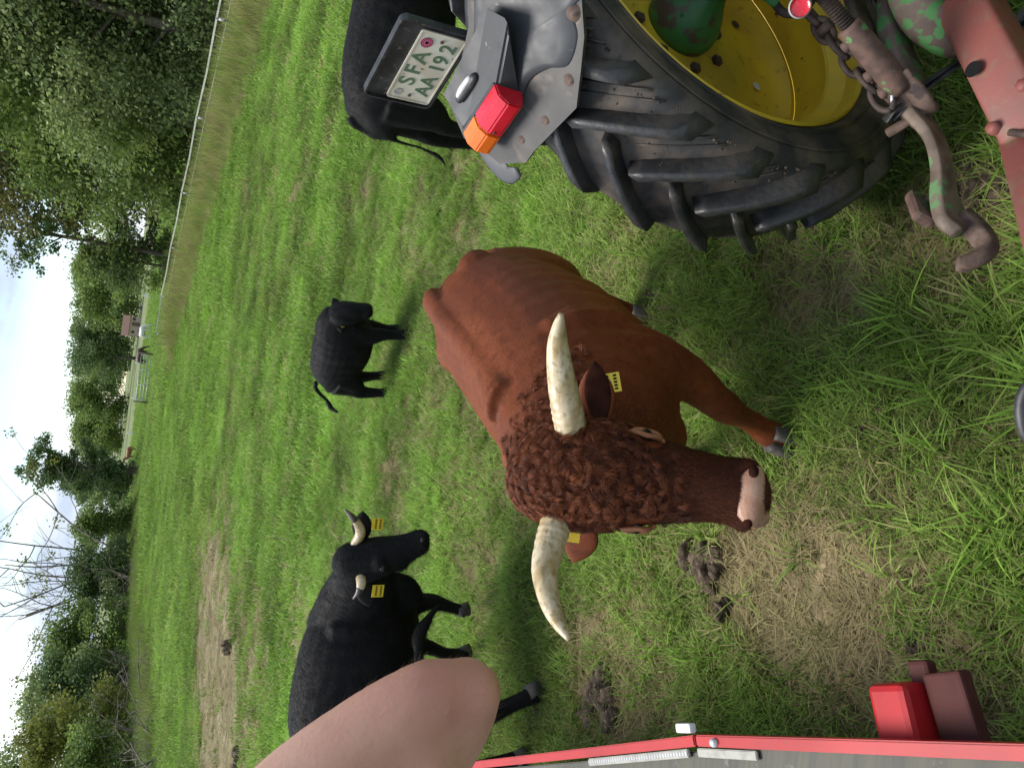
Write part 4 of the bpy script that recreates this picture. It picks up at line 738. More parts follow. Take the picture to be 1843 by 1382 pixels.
for s_, w_ in ((.25, -1.2), (1.6, -1.2), (.25, 1.3) if 0 else (1.6, 1.0)):
    p = A1 + nr * s_ + dp * w_; wl = lathe('trailer_tyre', [(-.08, .2), (-.1, .28), (-.08, .33), (0, .345), (.08, .33), (.1, .28), (.08, .2), (0, .15), (0, 0)], 'rubber', TL, 40); wl.location = tuple(np.append(p, .345) - to); wl.rotation_euler = (0, 0, math.atan2(nr[1], nr[0]) - math.pi / 2)
    tube('axle_leg', [np.append(p, .345), np.append(p + nr * .1, .72)], .04, 'maroon', TL, 8, 1, (0, 1, .1), off=to)

# black hose looped over the drawbar
hs = empty('hose', tuple(T2W(-1.55, -.25, .3))); tag(hs, 'black rubber hose looped beside the pink drawbar', 'hose'); ho = T2W(-1.55, -.25, .3)
tube('hose_loop', [T2W(-1.40, -.36, .50), T2W(-1.43, -.29, .515), T2W(-1.49, -.255, .50), T2W(-1.55, -.25, .47), T2W(-1.60, -.27, .46), T2W(-1.62, -.33, .48), T2W(-1.60, -.40, .5)], .014, 'blackrubber', hs, 12, 5, off=ho)
tube('hose_loop', [T2W(-1.52, -.36, .50), T2W(-1.55, -.28, .505), T2W(-1.60, -.255, .49), T2W(-1.66, -.25, .46), T2W(-1.71, -.28, .45), T2W(-1.72, -.35, .47)], .013, 'blackrubber', hs, 12, 5, off=ho)
# ------------------------------------------------------------------ animals
def furon(name, o, n, ln, w, mat, seed, flow, lift=.35, mask=None, root=0.):
    """short hair blades (single triangles) lying along flow on a skin mesh"""
    r = np.random.default_rng(seed); v, q = mverts(o); me = o.data; me.calc_loop_triangles(); T = np.empty(len(me.loop_triangles) * 3, np.int32); me.loop_triangles.foreach_get('vertices', T); T = T.reshape(-1, 3)
    a, b, c = v[T[:, 0]], v[T[:, 1]], v[T[:, 2]]; ar = np.linalg.norm(np.cross(b - a, c - a), axis=1)
    if mask is not None: ar = ar * mask((a + b + c) / 3)
    i = r.choice(len(T), n, p=ar / ar.sum()); s, t = r.random(n), r.random(n); k = s + t > 1; s[k], t[k] = 1 - s[k], 1 - t[k]; s, t = s[:, None], t[:, None]
    p = a[i] * (1 - s - t) + b[i] * s + c[i] * t; nn = q[T[i, 0]]; f = np.array(flow, float) + r.normal(0, .25, (n, 3)); f -= nn * (f * nn).sum(1)[:, None]; f /= np.linalg.norm(f, axis=1)[:, None] + 1e-9
    sd = np.cross(nn, f); l = ln * (.6 + .8 * r.random(n))[:, None]; V = np.stack([p - sd * w - nn * root, p + sd * w - nn * root, p + f * l + nn * l * lift * (.4 + r.random((n, 1)))], 1).reshape(-1, 3)
    x = fastmesh(name, V, 3, mat, o.parent, np.repeat(np.clip(r.normal(.5, .25, n), 0, 1), 3)); tag(x, kind='stuff'); return x
def ball(c, s, n=10):
    V = []; F = []; m = n // 2 + 1
    for i in range(m + 1):
        th = math.pi * i / m
        for j in range(n): a = 2 * math.pi * j / n; V.append((c[0] + s[0] * math.sin(th) * math.cos(a), c[1] + s[1] * math.sin(th) * math.sin(a), c[2] + s[2] * math.cos(th)))
    for i in range(m):
        for j in range(n): F.append((i * n + j, i * n + (j + 1) % n, (i + 1) * n + (j + 1) % n, (i + 1) * n + j))
    return np.array(V), F
class Frame:
    def __init__(s, o, hd): s.o = np.array(o, float); h = np.array([*hd, 0.]); s.h = h / np.linalg.norm(h); s.l = np.array([-s.h[1], s.h[0], 0])
    def __call__(s, a, b, z): return s.o + s.h * a + s.l * b + np.array([0, 0, z])
    def sec(s, rows): return np.array([(*s(a, b, z), w, h) for a, b, z, w, h in rows])
    def inv(s, p): d = np.asarray(p, float) - s.o; return np.stack([d @ s.h, d @ s.l, d[..., 2]], -1)

def horn(root, pts, rad, off, dark=0., name='horn'):
    S_ = np.column_stack([pts, rad, rad]); SR = catmull(S_, 12); tt = np.linspace(0, 1, len(SR)); SR[:, 3:] *= (1 + .028 * np.sin(tt * 95 + 2 * np.sin(tt * 23)) * (1 - smooth01(tt, .25, .6)))[:, None]; o = loft(name, SR, 'horn', root, 20, 1, (.2, .3, .93), off)
    if dark: S2 = catmull(S_, 6); k = int(len(S2) * (1 - dark)); S2 = S2[k:]; S2[:, 3:] *= 1.06; loft('horn_tip', S2, 'horn_dark', o, 14, 1, (.2, .3, .93), off)
    return o
def earmesh(base, tip, w, thick, nrm):
    base, tip = np.array(base, float), np.array(tip, float); rows = []
    for t, k in ((0, .45), (.2, .8), (.45, 1.), (.7, .85), (.9, .45), (1., .05)): rows.append((*(base + (tip - base) * t), w * k, thick * (1.2 - t * .5)))
    return np.array(rows), nrm
def eartag(root, c, ux, uy, off, s=.028, lines=True):
    c, ux, uy = (np.array(q, float) for q in (c, ux, uy)); ux /= np.linalg.norm(ux); uy -= ux * (uy @ ux); uy /= np.linalg.norm(uy); nz = np.cross(ux, uy)
    def quad(name, a0, a1, b0, b1, z0, z1, mat, parent):
        V = [c + ux * a * s + uy * b * s + nz * z for z in (z0, z1) for a, b in ((a0, b0), (a1, b0), (a1, b1), (a0, b1))]
        return mk(name, V, [(0, 3, 2, 1), (4, 5, 6, 7), (0, 1, 5, 4), (1, 2, 6, 5), (2, 3, 7, 6), (3, 0, 4, 7)], mat, parent, False, off)
    t = quad('ear_tag', -1, 1, -1, 1, -.001, .001, 'tag', root)
    if lines:
        for b in (.25, -.55):
            for k in range(5): a = -.75 + k * .34; quad('tag_print', a, a + .2, b - .12, b + .22, .0012, .0018, 'ink', t)
            for k in range(5): a = -.75 + k * .34; quad('tag_print', a, a + .2, b - .12, b + .22, -.0018, -.0012, 'ink', t)
    return t

# ---- the red-brown bull
BF = Frame((.12, 2.58, 0), (-.36, -.93)); bo = BF.o; WF = Frame((0, 0, 0), (1, 0))
bull = empty('bull', tuple(bo)); tag(bull, 'red brown bull with curly forehead and wide ivory horns', 'bull')
W = lambda rows: BF.sec(rows)
FN = np.array([.1, -.8, .6])          # the way the forehead faces
torso = W([(-.645, 0, .98, .04, .06), (-.62, 0, .96, .13, .13), (-.54, 0, .905, .22, .215), (-.42, 0, .85, .28, .275), (-.2, 0, .81, .315, .315), (.05, 0, .79, .33, .34), (.28, 0, .81, .32, .34), (.46, 0, .86, .29, .325), (.60, -.02, .92, .25, .28), (.71, -.04, .98, .21, .23), (.80, -.05, 1.03, .165, .175), (.86, -.05, 1.06, .12, .13)])
head = np.array([(-.262, 1.90, 1.13, .085, .075), (-.243, 1.835, 1.143, .122, .105), (-.222, 1.775, 1.11, .142, .12), (-.211, 1.715, 1.04, .142, .125), (-.209, 1.661, .965, .124, .12), (-.207, 1.61, .895, .107, .112), (-.208, 1.568, .835, .092, .10), (-.208, 1.532, .790, .086, .09), (-.208, 1.506, .758, .090, .08), (-.207, 1.490, .736, .082, .062), (-.207, 1.482, .722, .052, .036)])
def leg(rows, hint): return loftdata(W(rows), 14, 4, hint)
hb = tuple(BF.h)
legs = [leg([(.44, .18, .95, .10, .16), (.47, .20, .72, .10, .15), (.50, .17, .54, .078, .10), (.52, .11, .40, .06, .072), (.52, .085, .33, .058, .066), (.50, .05, .22, .04, .045), (.49, .02, .13, .043, .048), (.50, .0, .08, .05, .055), (.52, -.01, .02, .052, .062)], hb),
        leg([(.38, -.20, .9, .10, .16), (.32, -.25, .7, .10, .14), (.26, -.29, .52, .078, .1), (.21, -.32, .36, .058, .068), (.17, -.335, .2, .042, .045), (.15, -.34, .09, .05, .055), (.17, -.34, .02, .052, .062)], hb),
        leg([(-.42, .16, .85, .13, .22), (-.45, .20, .68, .12, .19), (-.52, .20, .54, .085, .12), (-.62, .17, .42, .055, .078), (-.63, .14, .32, .042, .052), (-.60, .11, .18, .04, .045), (-.59, .09, .09, .046, .052), (-.57, .08, .02, .05, .06)], hb),
        leg([(-.40, -.16, .85, .13, .22), (-.42, -.20, .66, .12, .18), (-.48, -.20, .54, .085, .12), (-.54, -.2, .42, .055, .078), (-.52, -.19, .2, .042, .045), (-.50, -.18, .02, .05, .06)], hb)]
extra = [loftdata(W([(.50, 0, .66, .08, .10), (.60, 0, .68, .10, .13), (.68, -.02, .78, .09, .12), (.74, -.03, .90, .07, .10)]), 14, 4), ball(BF(.68, -.04, 1.09), (.14, .14, .10)), ball((-.108, 1.645, .988), (.036, .036, .034)), ball((-.312, 1.645, .985), (.036, .036, .034)),
         loftdata(W([(-.56, 0, 1.065, .03, .024), (-.61, .0, 1.065, .028, .022), (-.645, .01, 1.0, .024, .024), (-.655, .02, .85, .022, .022), (-.68, .03, .6, .018, .018), (-.67, .03, .42, .03, .03), (-.67, .03, .34, .01, .01)]), 10, 4, (1, 0, .2)),
         loftdata(np.array([(-.13, 1.49, .775, .03, .03), (-.165, 1.462, .765, .04, .034), (-.207, 1.452, .760, .044, .036), (-.25, 1.462, .765, .04, .034), (-.285, 1.49, .775, .03, .03)]), 12, 4, (0, -.5, .8))]
e1r, en1 = earmesh((-.085, 1.735, 1.055), (.075, 1.735, 1.098), .050, .011, (.15, -.75, .55)); e2r, en2 = earmesh((-.335, 1.745, 1.055), (-.47, 1.82, 1.03), .050, .011, (.15, -.75, .55))
for er_, en_ in ((e1r, en1), (e2r, en2)):
    ea = mk('ear', *loftdata(er_, 18, 4, en_), 'bullcoat', bull, True, bo); ei = er_.copy(); ei[:, :3] += np.array([.012, -.0085, .004]); ei[:, 3] *= .70; ei[:, 4] *= .6; mk('ear_inner', *loftdata(ei, 16, 4, en_), 'earinner', ea, True, bo)
parts = [loftdata(torso, 32, 5), loftdata(head, 26, 5, tuple(FN))] + legs + extra 
parts += [ball(BF(-.43, s_ * .165, .955), (.11, .10, .09)) for s_ in (-1, 1)] + [ball(BF(.42, s_ * .19, .86), (.15, .115, .22)) for s_ in (-1, 1)] + [loftdata(W([(-.55, 0, 1.09, .05, .03), (-.3, 0, 1.115, .05, .03), (0, 0, 1.12, .05, .028), (.3, 0, 1.14, .06, .032), (.5, 0, 1.18, .07, .04)]), 12, 4)]
bb = remeshed('body', parts, .0105, 'bullcoat', bull, 5, bo)
v, q = mverts(bb); l3 = BF.inv(v + bo)
mk_ = smooth01(l3[:, 0], .36, .46) * (1 - smooth01(l3[:, 0], .66, .76)) * smooth01(np.abs(l3[:, 1]), .08, .2) * smooth01(l3[:, 2], .55, .75)
v = v + q * (mk_ * .0045 * np.sin(l3[:, 0] * 95 + 14 * l3[:, 2] + 6 * vnoise(l3[:, 0], l3[:, 2], 7)))[:, None]
rb_ = smooth01(l3[:, 0], -.28, -.1) * (1 - smooth01(l3[:, 0], .2, .36)) * smooth01(np.abs(l3[:, 1]), .2, .28)
v = v + q * (rb_ * .003 * np.sin(l3[:, 0] * 58 + 8 * l3[:, 2]) + .006 * (vnoise(l3[:, 0] + l3[:, 1], l3[:, 2] - l3[:, 1], 8) - .5) + .003 * (vnoise(l3[:, 0] + 3, l3[:, 2] + l3[:, 1] * 1.3, 22) - .5))[:, None]
bb.data.vertices.foreach_set('co', v.astype(np.float32).ravel()); bb.data.update(); v, q = mverts(bb); L3 = BF.inv(v + bo); WP = v + bo
front = smooth01(q @ FN, .1, .7); isface = smooth01(-WP[:, 1], -1.80, -1.70) * smooth01(WP[:, 2], .66, .72)
dk = .62 * isface * (.3 + .7 * front) * smooth01(-WP[:, 2], -1.10, -.98); dk = np.maximum(dk, .5 * smooth01(L3[:, 0], .50, .80)); dk = np.maximum(dk, .5 * smooth01(-L3[:, 2], -.62, -.3)); dk = np.maximum(dk, .8 * isface * smooth01(-WP[:, 2], -.85, -.79))
dk = np.clip(dk + .25 * (vnoise(v[:, 0], v[:, 1] + v[:, 2], 9) - .5), 0, 1)
at_ = bb.data.attributes.new('dk', 'FLOAT', 'POINT'); at_.data.foreach_set('value', dk.astype(np.float32))
for (a, b, z) in ((.525, -.012, .0), (.175, -.34, .0), (-.565, .08, .0), (-.495, -.18, .0)):
    for s in (-1, 1): mk('hoof', *loftdata(W([(a + .0, b + s * .024, .075, .027, .045), (a + .012, b + s * .026, .04, .029, .055), (a + .02, b + s * .027, .0, .031, .066)]), 14, 3, hb), 'hoof', bull, True, bo)
# muzzle pad, nostrils, eyes
mk('muzzle', *loftdata(np.array([(-.207, 1.452, .806, .05, .008), (-.206, 1.436, .790, .072, .016), (-.206, 1.430, .772, .078, .020), (-.207, 1.434, .754, .074, .018), (-.207, 1.444, .740, .058, .010)]), 20, 4, tuple(FN)), 'nose', bull, True, bo)
for s in (-1, 1):
    V, F = ball((-.206 + s * .064, 1.428, .790), (.016, .014, .012)); mk('nostril', V, F, 'earinner', bull, True, bo)
for s, ec in ((1, (-.092, 1.622, .985)), (-1, (-.327, 1.622, .982))):
    V, F = ball(ec, (.020, .020, .019), 14); ey = mk('eye', V, F, 'eye', bull, True, bo); ec = np.array(ec); ax_ = np.array([s * -.12, -.58, -.80]); fr_ = np.array([-s * .35, -.6, .5])
    for u_ in (1, -1):
        rows = []
        for t, w, bul in ((-.052, .003, -.3), (-.026, .007, .5), (0, .008, .75), (.026, .007, .5), (.052, .003, -.3)): p = ec + ax_ * t + fr_ * (.019 * u_ * bul) + np.array([s * .008, -.006, 0]) * (1 if abs(t) < .04 else -.6); rows.append((*p, w, .007))
        mk('eyelid', *loftdata(np.array(rows), 10, 4, (s * .8, -.4, .3)), 'eyerim', ey, True, bo)
HR = [(-.125, 1.755, 1.120), (-.085, 1.735, 1.148), (-.03, 1.720, 1.178), (.035, 1.708, 1.208), (.106, 1.690, 1.238), (.155, 1.672, 1.252), (.186, 1.655, 1.260)]
HL = [(-.32, 1.755, 1.130), (-.355, 1.738, 1.152), (-.405, 1.716, 1.176), (-.460, 1.680, 1.202), (-.516, 1.621, 1.214), (-.552, 1.566, 1.216), (-.574, 1.515, 1.214)]
horn(bull, HR, [.038, .042, .0405, .036, .028, .018, .007], bo); horn(bull, HL, [.038, .042, .0395, .034, .026, .017, .006], bo)
eartag(bull, (.035, 1.715, 1.050), (.9, .1, .25), (-.25, .45, .85), bo, .026); eartag(bull, (-.385, 1.748, 1.085), (1, 0, 0), (0, .5, .8), bo, .016, False)
furon('short_coat', bb, 90000, .011, .0008, 'furred', 3, tuple(-BF.h * .9 + np.array([0, 0, -.45])), .25, lambda c: 1. - .95 * (((c + bo)[:, 1] < 1.75) & ((c + bo)[:, 2] > .66)))
for (b_, t_) in () and (((-.065, 1.762, 1.045), (.070, 1.772, 1.098)), ((-.355, 1.762, 1.045), (-.455, 1.825, 1.03))): er_, en_ = earmesh(b_, t_, .034, .006, (.15, -.75, .55)); mk('ear_inner', *loftdata(er_, 14, 3, en_), 'dknose', bull, True, bo)
furon('face_coat', bb, 42000, .010, .0007, 'furdark', 8, (0., -.55, -.8), .45, lambda c: 1. * (((c + bo)[:, 1] < 1.74) & ((c + bo)[:, 2] > .66) & ((c + bo)[:, 2] < 1.06) & (np.minimum(np.linalg.norm(c + bo - np.array([-.092, 1.622, .985]), axis=1), np.linalg.norm(c + bo - np.array([-.327, 1.622, .982]), axis=1)) > .045)))
# curls on poll, forehead, and neck crest
def curls(name, n, sel, ln, rad, nst, seed, amp, turns, tone0=.42, gather=2.4):
    r = np.random.default_rng(seed); idc = np.nonzero(sel)[0]; pick = r.choice(idc, n); V = []; F = []; LV = []
    for i in pick:
        p, nn = v[i], q[i]; down = np.array([0, -.55, -.8]) + r.normal(0, .5, 3); tg = down - nn * (down @ nn); tg /= np.linalg.norm(tg); sd = np.cross(nn, tg)
        edge = smooth01(WP[i, 2], 1.05, 1.2) * .22 + smooth01(abs(WP[i, 0] + .21), .09, .15) * .18
        tone = np.clip(r.normal(tone0 + edge, .2), 0, 1); ph = r.random() * 6.28; tu = turns * r.uniform(.5, 1.3) * r.choice([-1, 1]); L0 = ln * r.uniform(.6, 1.3); A = amp * r.uniform(.4, 1.4)
        for s in range(nst):
            o_ = r.normal(0, rad * gather, 2); base = p + tg * o_[0] + sd * o_[1]; k = len(V); m = 7; pj = ph + r.normal(0, .25)
            for j in range(m):
                t = j / (m - 1); c = base - nn * .004 + tg * (L0 * t * .8 + A * .7 * math.sin(pj + tu * t * 6.28) * t) + sd * A * (math.cos(pj + tu * t * 6.28) - math.cos(pj)) * (.3 + t) + nn * (.015 * math.sin(math.pi * min(1, t * 1.15)) + .005) * (L0 / .05)
                w = rad * (1 - .75 * t) * .9; V += [c - sd * w, c + nn * w + tg * w * .4, c + sd * w]; LV += [np.clip(tone + .4 * t - .18 + r.normal(0, .07), 0, 1)] * 3
            for j in range(m - 1):
                b0 = k + 3 * j
                for e in range(3): F.append((b0 + e, b0 + (e + 1) % 3, b0 + 3 + (e + 1) % 3, b0 + 3 + e))
    o = fastmesh(name, np.array(V), 4, 'curl', bull, np.array(LV), np.array(F)); o.data.shade_smooth(); tag(o, kind='stuff'); return o
eyed = np.minimum(np.linalg.norm(WP - np.array([-.092, 1.622, .985]), axis=1), np.linalg.norm(WP - np.array([-.327, 1.622, .982]), axis=1))
hd_ = (eyed > .062) & (WP[:, 1] < 1.93) & (np.abs(WP[:, 0] + .215) < .165) & (WP[:, 2] > .7)
curls('curly_hair', 1150, hd_ & (WP[:, 2] > .90 + .10 * rng.random(len(v)) ** .6) & ((q @ FN > -.15) | (WP[:, 2] > 1.13)), .036, .0008, 20, 11, .009, .75, .36, 5.5)
0 and curls('face_hair', 700, hd_ & (WP[:, 2] <= 1.0) & (WP[:, 2] > .84) & (WP[:, 1] < 1.72) & (q @ FN > .35), .030, .0009, 9, 12, .004, .45, .2, 3.4)
0 and curls('nose_hair', 420, hd_ & (WP[:, 2] <= .85) & (WP[:, 2] > .80) & (WP[:, 1] < 1.6) & (q @ FN > .2), .018, .0007, 7, 14, .002, .3, .05, 3.4)
curls('neck_hair', 700, (L3[:, 0] > .56 + .16 * rng.random(len(v))) & (L3[:, 0] <= .86) & (L3[:, 2] > 1.0) & (q[:, 2] > .3), .034, .0008, 14, 13, .007, .6, .40, 5.5)

# ---- generic black cattle
def cattle(name, label, fr, torso, neck, head, legs_, tail, ears, horns, tags, eyes, nostr, voxel, group=None, fur=16000, tip=.35, coat='black', furm='furblack', hooves=True, off=None, hf=None, fh=(.25, -.2, .93), fat=1., mn=None):
    o0 = fr.o if off is None else off; root = empty(name, tuple(o0)); tag(root, label, 'cow' if 'calf' not in name else 'calf', group); hh = tuple(fr.h); hf = hf or fr; fk = lambda rows, k=fat: [(*r_[:3], r_[3] * k, r_[4] * k) for r_ in rows]
    parts = [loftdata(fr.sec(fk(torso, 1 + (fat - 1) * .6)), 24, 4), loftdata(hf.sec(fk(neck)), 18, 4), loftdata(hf.sec(fk(head)), 18, 4, fh)] + [loftdata(fr.sec(fk(l_)), 12, 4, hh) for l_ in legs_] + list(mn or [])
    if tail: parts.append(loftdata(fr.sec(tail), 10, 4, (.3, .8, .5)))
    for b, t_, w in ears: er, en = earmesh(hf(*b), hf(*t_), w * 1.15, .012, tuple(fr.h * .8 + np.array([0, 0, .4])) if hf is fr else (.25, -.85, .3)); mk('ear', *loftdata(er, 14, 4, en), coat, root, True, o0)
    for e in eyes: parts.append(ball(hf(*e), (.028, .028, .024)))
    body = remeshed('body', parts, voxel, coat, root, 4, o0)
    bv, bq = mverts(body); b3 = fr.inv(bv + o0); sc_ = voxel / .0115
    bv = bv + bq * (.010 * sc_ * (vnoise(b3[:, 0] + b3[:, 1] + 5, b3[:, 2] - b3[:, 1] * .7, 7 / sc_) - .5) + .0035 * sc_ * np.sin(b3[:, 0] * 52 / sc_ + 9 * b3[:, 2] + 5 * vnoise(b3[:, 0], b3[:, 2], 6)) * smooth01(np.abs(b3[:, 1]), .12 * sc_, .24 * sc_))[:, None]
    body.data.vertices.foreach_set('co', bv.astype(np.float32).ravel()); body.data.update()
    for h in horns: horn(root, [hf(*p[:3]) for p in h], [p[3] for p in h], o0, tip)
    for c, s in tags: eartag(root, hf(*c), (np.array([1., 0, 0]) if hf is not fr else fr.l), np.array([0, 0, 1.]) - fr.h * .2, o0, s)
    for e in eyes: V, F = ball(hf(e[0], e[1], e[2]) + np.array([0, -.012, .006]), (.022, .022, .019), 12); mk('eye', V, F, 'eye', root, True, o0)
    for e in nostr: V, F = ball(hf(*e), (.014, .014, .011), 10); mk('nostril', V, F, 'dknose', root, True, o0)
    if hooves:
        for l_ in legs_: a, b, z = l_[-1][:3]; mk('hoof', *loftdata(fr.sec([(a, b, z + .055, l_[-1][3] * .9, l_[-1][4] * .85), (a + .015, b, z - .02, l_[-1][3] * 1.05, l_[-1][4] * 1.15)]), 12, 2, hh), 'hoof', root, True, o0)
    if fur: furon('short_coat', body, int(fur * 2.2), .024, .0010, furm, 5, tuple(-fr.h * .8 + np.array([0, 0, -.5])), .35)
    return root
# cow turning its head, left flank hidden by the arm
CF = Frame((-1.72, 4.15, 0), (.93, .30))
cattle('black_cow', 'black cow with pale dark tipped horns and two yellow ear tags turning its head', CF,
       [(-.46, .02, 1.05, .05, .08), (-.43, .02, 1.02, .16, .17), (-.33, .02, .98, .235, .25), (-.15, .02, .92, .28, .31), (.05, .01, .86, .30, .34), (.22, 0, .83, .275, .33), (.36, -.01, .83, .23, .29), (.46, -.02, .84, .16, .22), (.50, -.02, .85, .08, .12)],
       [(-1.46, 4.24, .88, .20, .28), (-1.32, 4.16, .90, .18, .24), (-1.19, 4.07, .92, .155, .20), (-1.09, 3.99, .965, .13, .155), (-1.03, 3.94, 1.0, .10, .11)],
       [(-1.055, 3.975, 1.075, .06, .06), (-1.03, 3.93, 1.055, .10, .09), (-1.01, 3.90, .985, .112, .105), (-.975, 3.865, .90, .105, .105), (-.935, 3.83, .82, .082, .09), (-.90, 3.80, .765, .068, .074), (-.875, 3.78, .73, .068, .066), (-.862, 3.768, .705, .06, .052), (-.856, 3.763, .69, .03, .03)],
       [[(.30, .14, .80, .08, .13), (.34, .14, .58, .065, .09), (.38, .13, .44, .05, .058), (.385, .12, .36, .044, .048), (.35, .115, .24, .032, .036), (.325, .11, .15, .036, .04)],
        [(.18, .15, .78, .08, .12), (.14, .17, .55, .06, .08), (.12, .18, .38, .045, .05), (.08, .19, .26, .03, .034), (.06, .20, .16, .034, .04), (.07, .20, .10, .036, .042)],
        [(-.28, -.16, .85, .13, .20), (-.26, -.24, .66, .11, .16), (-.26, -.36, .50, .075, .095), (-.24, -.46, .36, .05, .06), (-.17, -.52, .20, .038, .042), (-.12, -.56, .09, .042, .046), (-.10, -.58, .04, .044, .05)],
        [(-.34, -.10, .85, .13, .20), (-.40, -.20, .64, .11, .16), (-.48, -.28, .46, .07, .09), (-.50, -.32, .32, .046, .055), (-.47, -.38, .16, .038, .042), (-.45, -.42, .04, .044, .05)]],
       [(-.44, -.02, 1.08, .03, .03), (-.48, -.12, 1.0, .024, .024), (-.42, -.30, .80, .02, .02), (-.22, -.42, .66, .019, .019), (.02, -.44, .66, .022, .022), (.20, -.42, .66, .034, .034), (.30, -.42, .60, .026, .026), (.36, -.42, .54, .008, .008)],
       [((-.91, 3.93, 1.0), (-.75, 3.87, 1.03), .045), ((-1.10, 3.88, .985), (-1.24, 3.85, .935), .045)],
       [[(-.93, 3.90, 1.045, .022), (-.865, 3.865, 1.03, .026), (-.812, 3.84, 1.055, .022), (-.765, 3.825, 1.10, .014), (-.735, 3.83, 1.135, .005)], [(-1.05, 3.87, 1.02, .024), (-1.075, 3.83, 1.012, .026), (-1.105, 3.79, 1.016, .024), (-1.145, 3.785, 1.027, .014), (-1.182, 3.80, 1.045, .005)]],
       [((-.797, 3.80, .965), .030), ((-1.13, 3.755, .935), .031)], [(-1.015, 3.775, .915)], [(-.855, 3.715, .745)], .0115, 'black cattle', 26000, .38, hf=WF, fh=(.72, -.45, .5), mn=[ball(CF(-.30, s_ * .13 + .02, 1.10), (.10, .09, .075)) for s_ in (-1, 1)] + [ball(CF(.24, s_ * .165, .90), (.13, .11, .20)) for s_ in (-1, 1)] + [ball((-1.03, 3.91, 1.075), (.06, .06, .045)), ball((-.99, 3.79, .94), (.05, .04, .04)), ball((-1.0, 3.83, .82), (.055, .055, .06)), ball((-.872, 3.765, .73), (.062, .06, .045)), loftdata(np.array([(-1.13, 3.98, .80, .03, .07), (-1.2, 4.03, .70, .04, .09), (-1.3, 4.1, .62, .05, .09)]), 12, 4)])
# calf
KF = Frame((.10, 6.83, 0), (.86, -.5))
cattle('black_calf', 'small black calf with lifted tail standing beyond the bull', KF,
       [(-.36, 0, .60, .03, .05), (-.34, 0, .58, .09, .10), (-.25, 0, .545, .135, .155), (-.1, 0, .52, .16, .185), (.06, 0, .51, .165, .20), (.2, 0, .52, .145, .19), (.30, 0, .54, .11, .15), (.36, 0, .55, .06, .09)],
       [(.20, 0, .58, .11, .14), (.29, -.01, .60, .095, .125), (.37, -.03, .59, .082, .10)],
       [(.34, -.03, .655, .05, .04), (.375, -.045, .64, .075, .06), (.41, -.065, .585, .078, .068), (.445, -.085, .52, .066, .064), (.475, -.10, .455, .05, .052), (.495, -.11, .405, .046, .045), (.505, -.115, .37, .03, .03)],
       [[(.22, .08, .48, .055, .09), (.24, .085, .33, .042, .055), (.25, .085, .22, .032, .036), (.25, .085, .12, .024, .026), (.26, .085, .03, .028, .032)], [(.22, -.09, .48, .055, .09), (.25, -.10, .33, .045, .058), (.28, -.10, .22, .034, .038), (.29, -.10, .12, .026, .028), (.31, -.10, .03, .03, .034)],
        [(-.22, .09, .48, .07, .11), (-.26, .10, .35, .05, .07), (-.30, .10, .26, .034, .045), (-.27, .10, .12, .025, .028), (-.25, .10, .03, .028, .032)], [(-.24, -.09, .48, .07, .11), (-.28, -.11, .35, .052, .07), (-.33, -.11, .26, .034, .045), (-.32, -.11, .12, .025, .028), (-.31, -.11, .03, .028, .032)]],
       [(-.34, 0, .66, .022, .022), (-.40, -.005, .655, .02, .02), (-.46, -.01, .60, .018, .018), (-.51, -.02, .535, .017, .017), (-.55, -.03, .50, .022, .022), (-.58, -.05, .475, .022, .022), (-.57, -.12, .43, .012, .012)],
       [((.40, .02, .63), (.45, .13, .66), .032), ((.35, -.10, .62), (.29, -.18, .60), .032)], [], [((.335, -.16, .60), .012)], [(.445, -.01, .57), (.395, -.125, .56)], [(.525, -.10, .41), (.505, -.135, .41)], .009, 'black cattle', 9000, 0, fat=1.5)
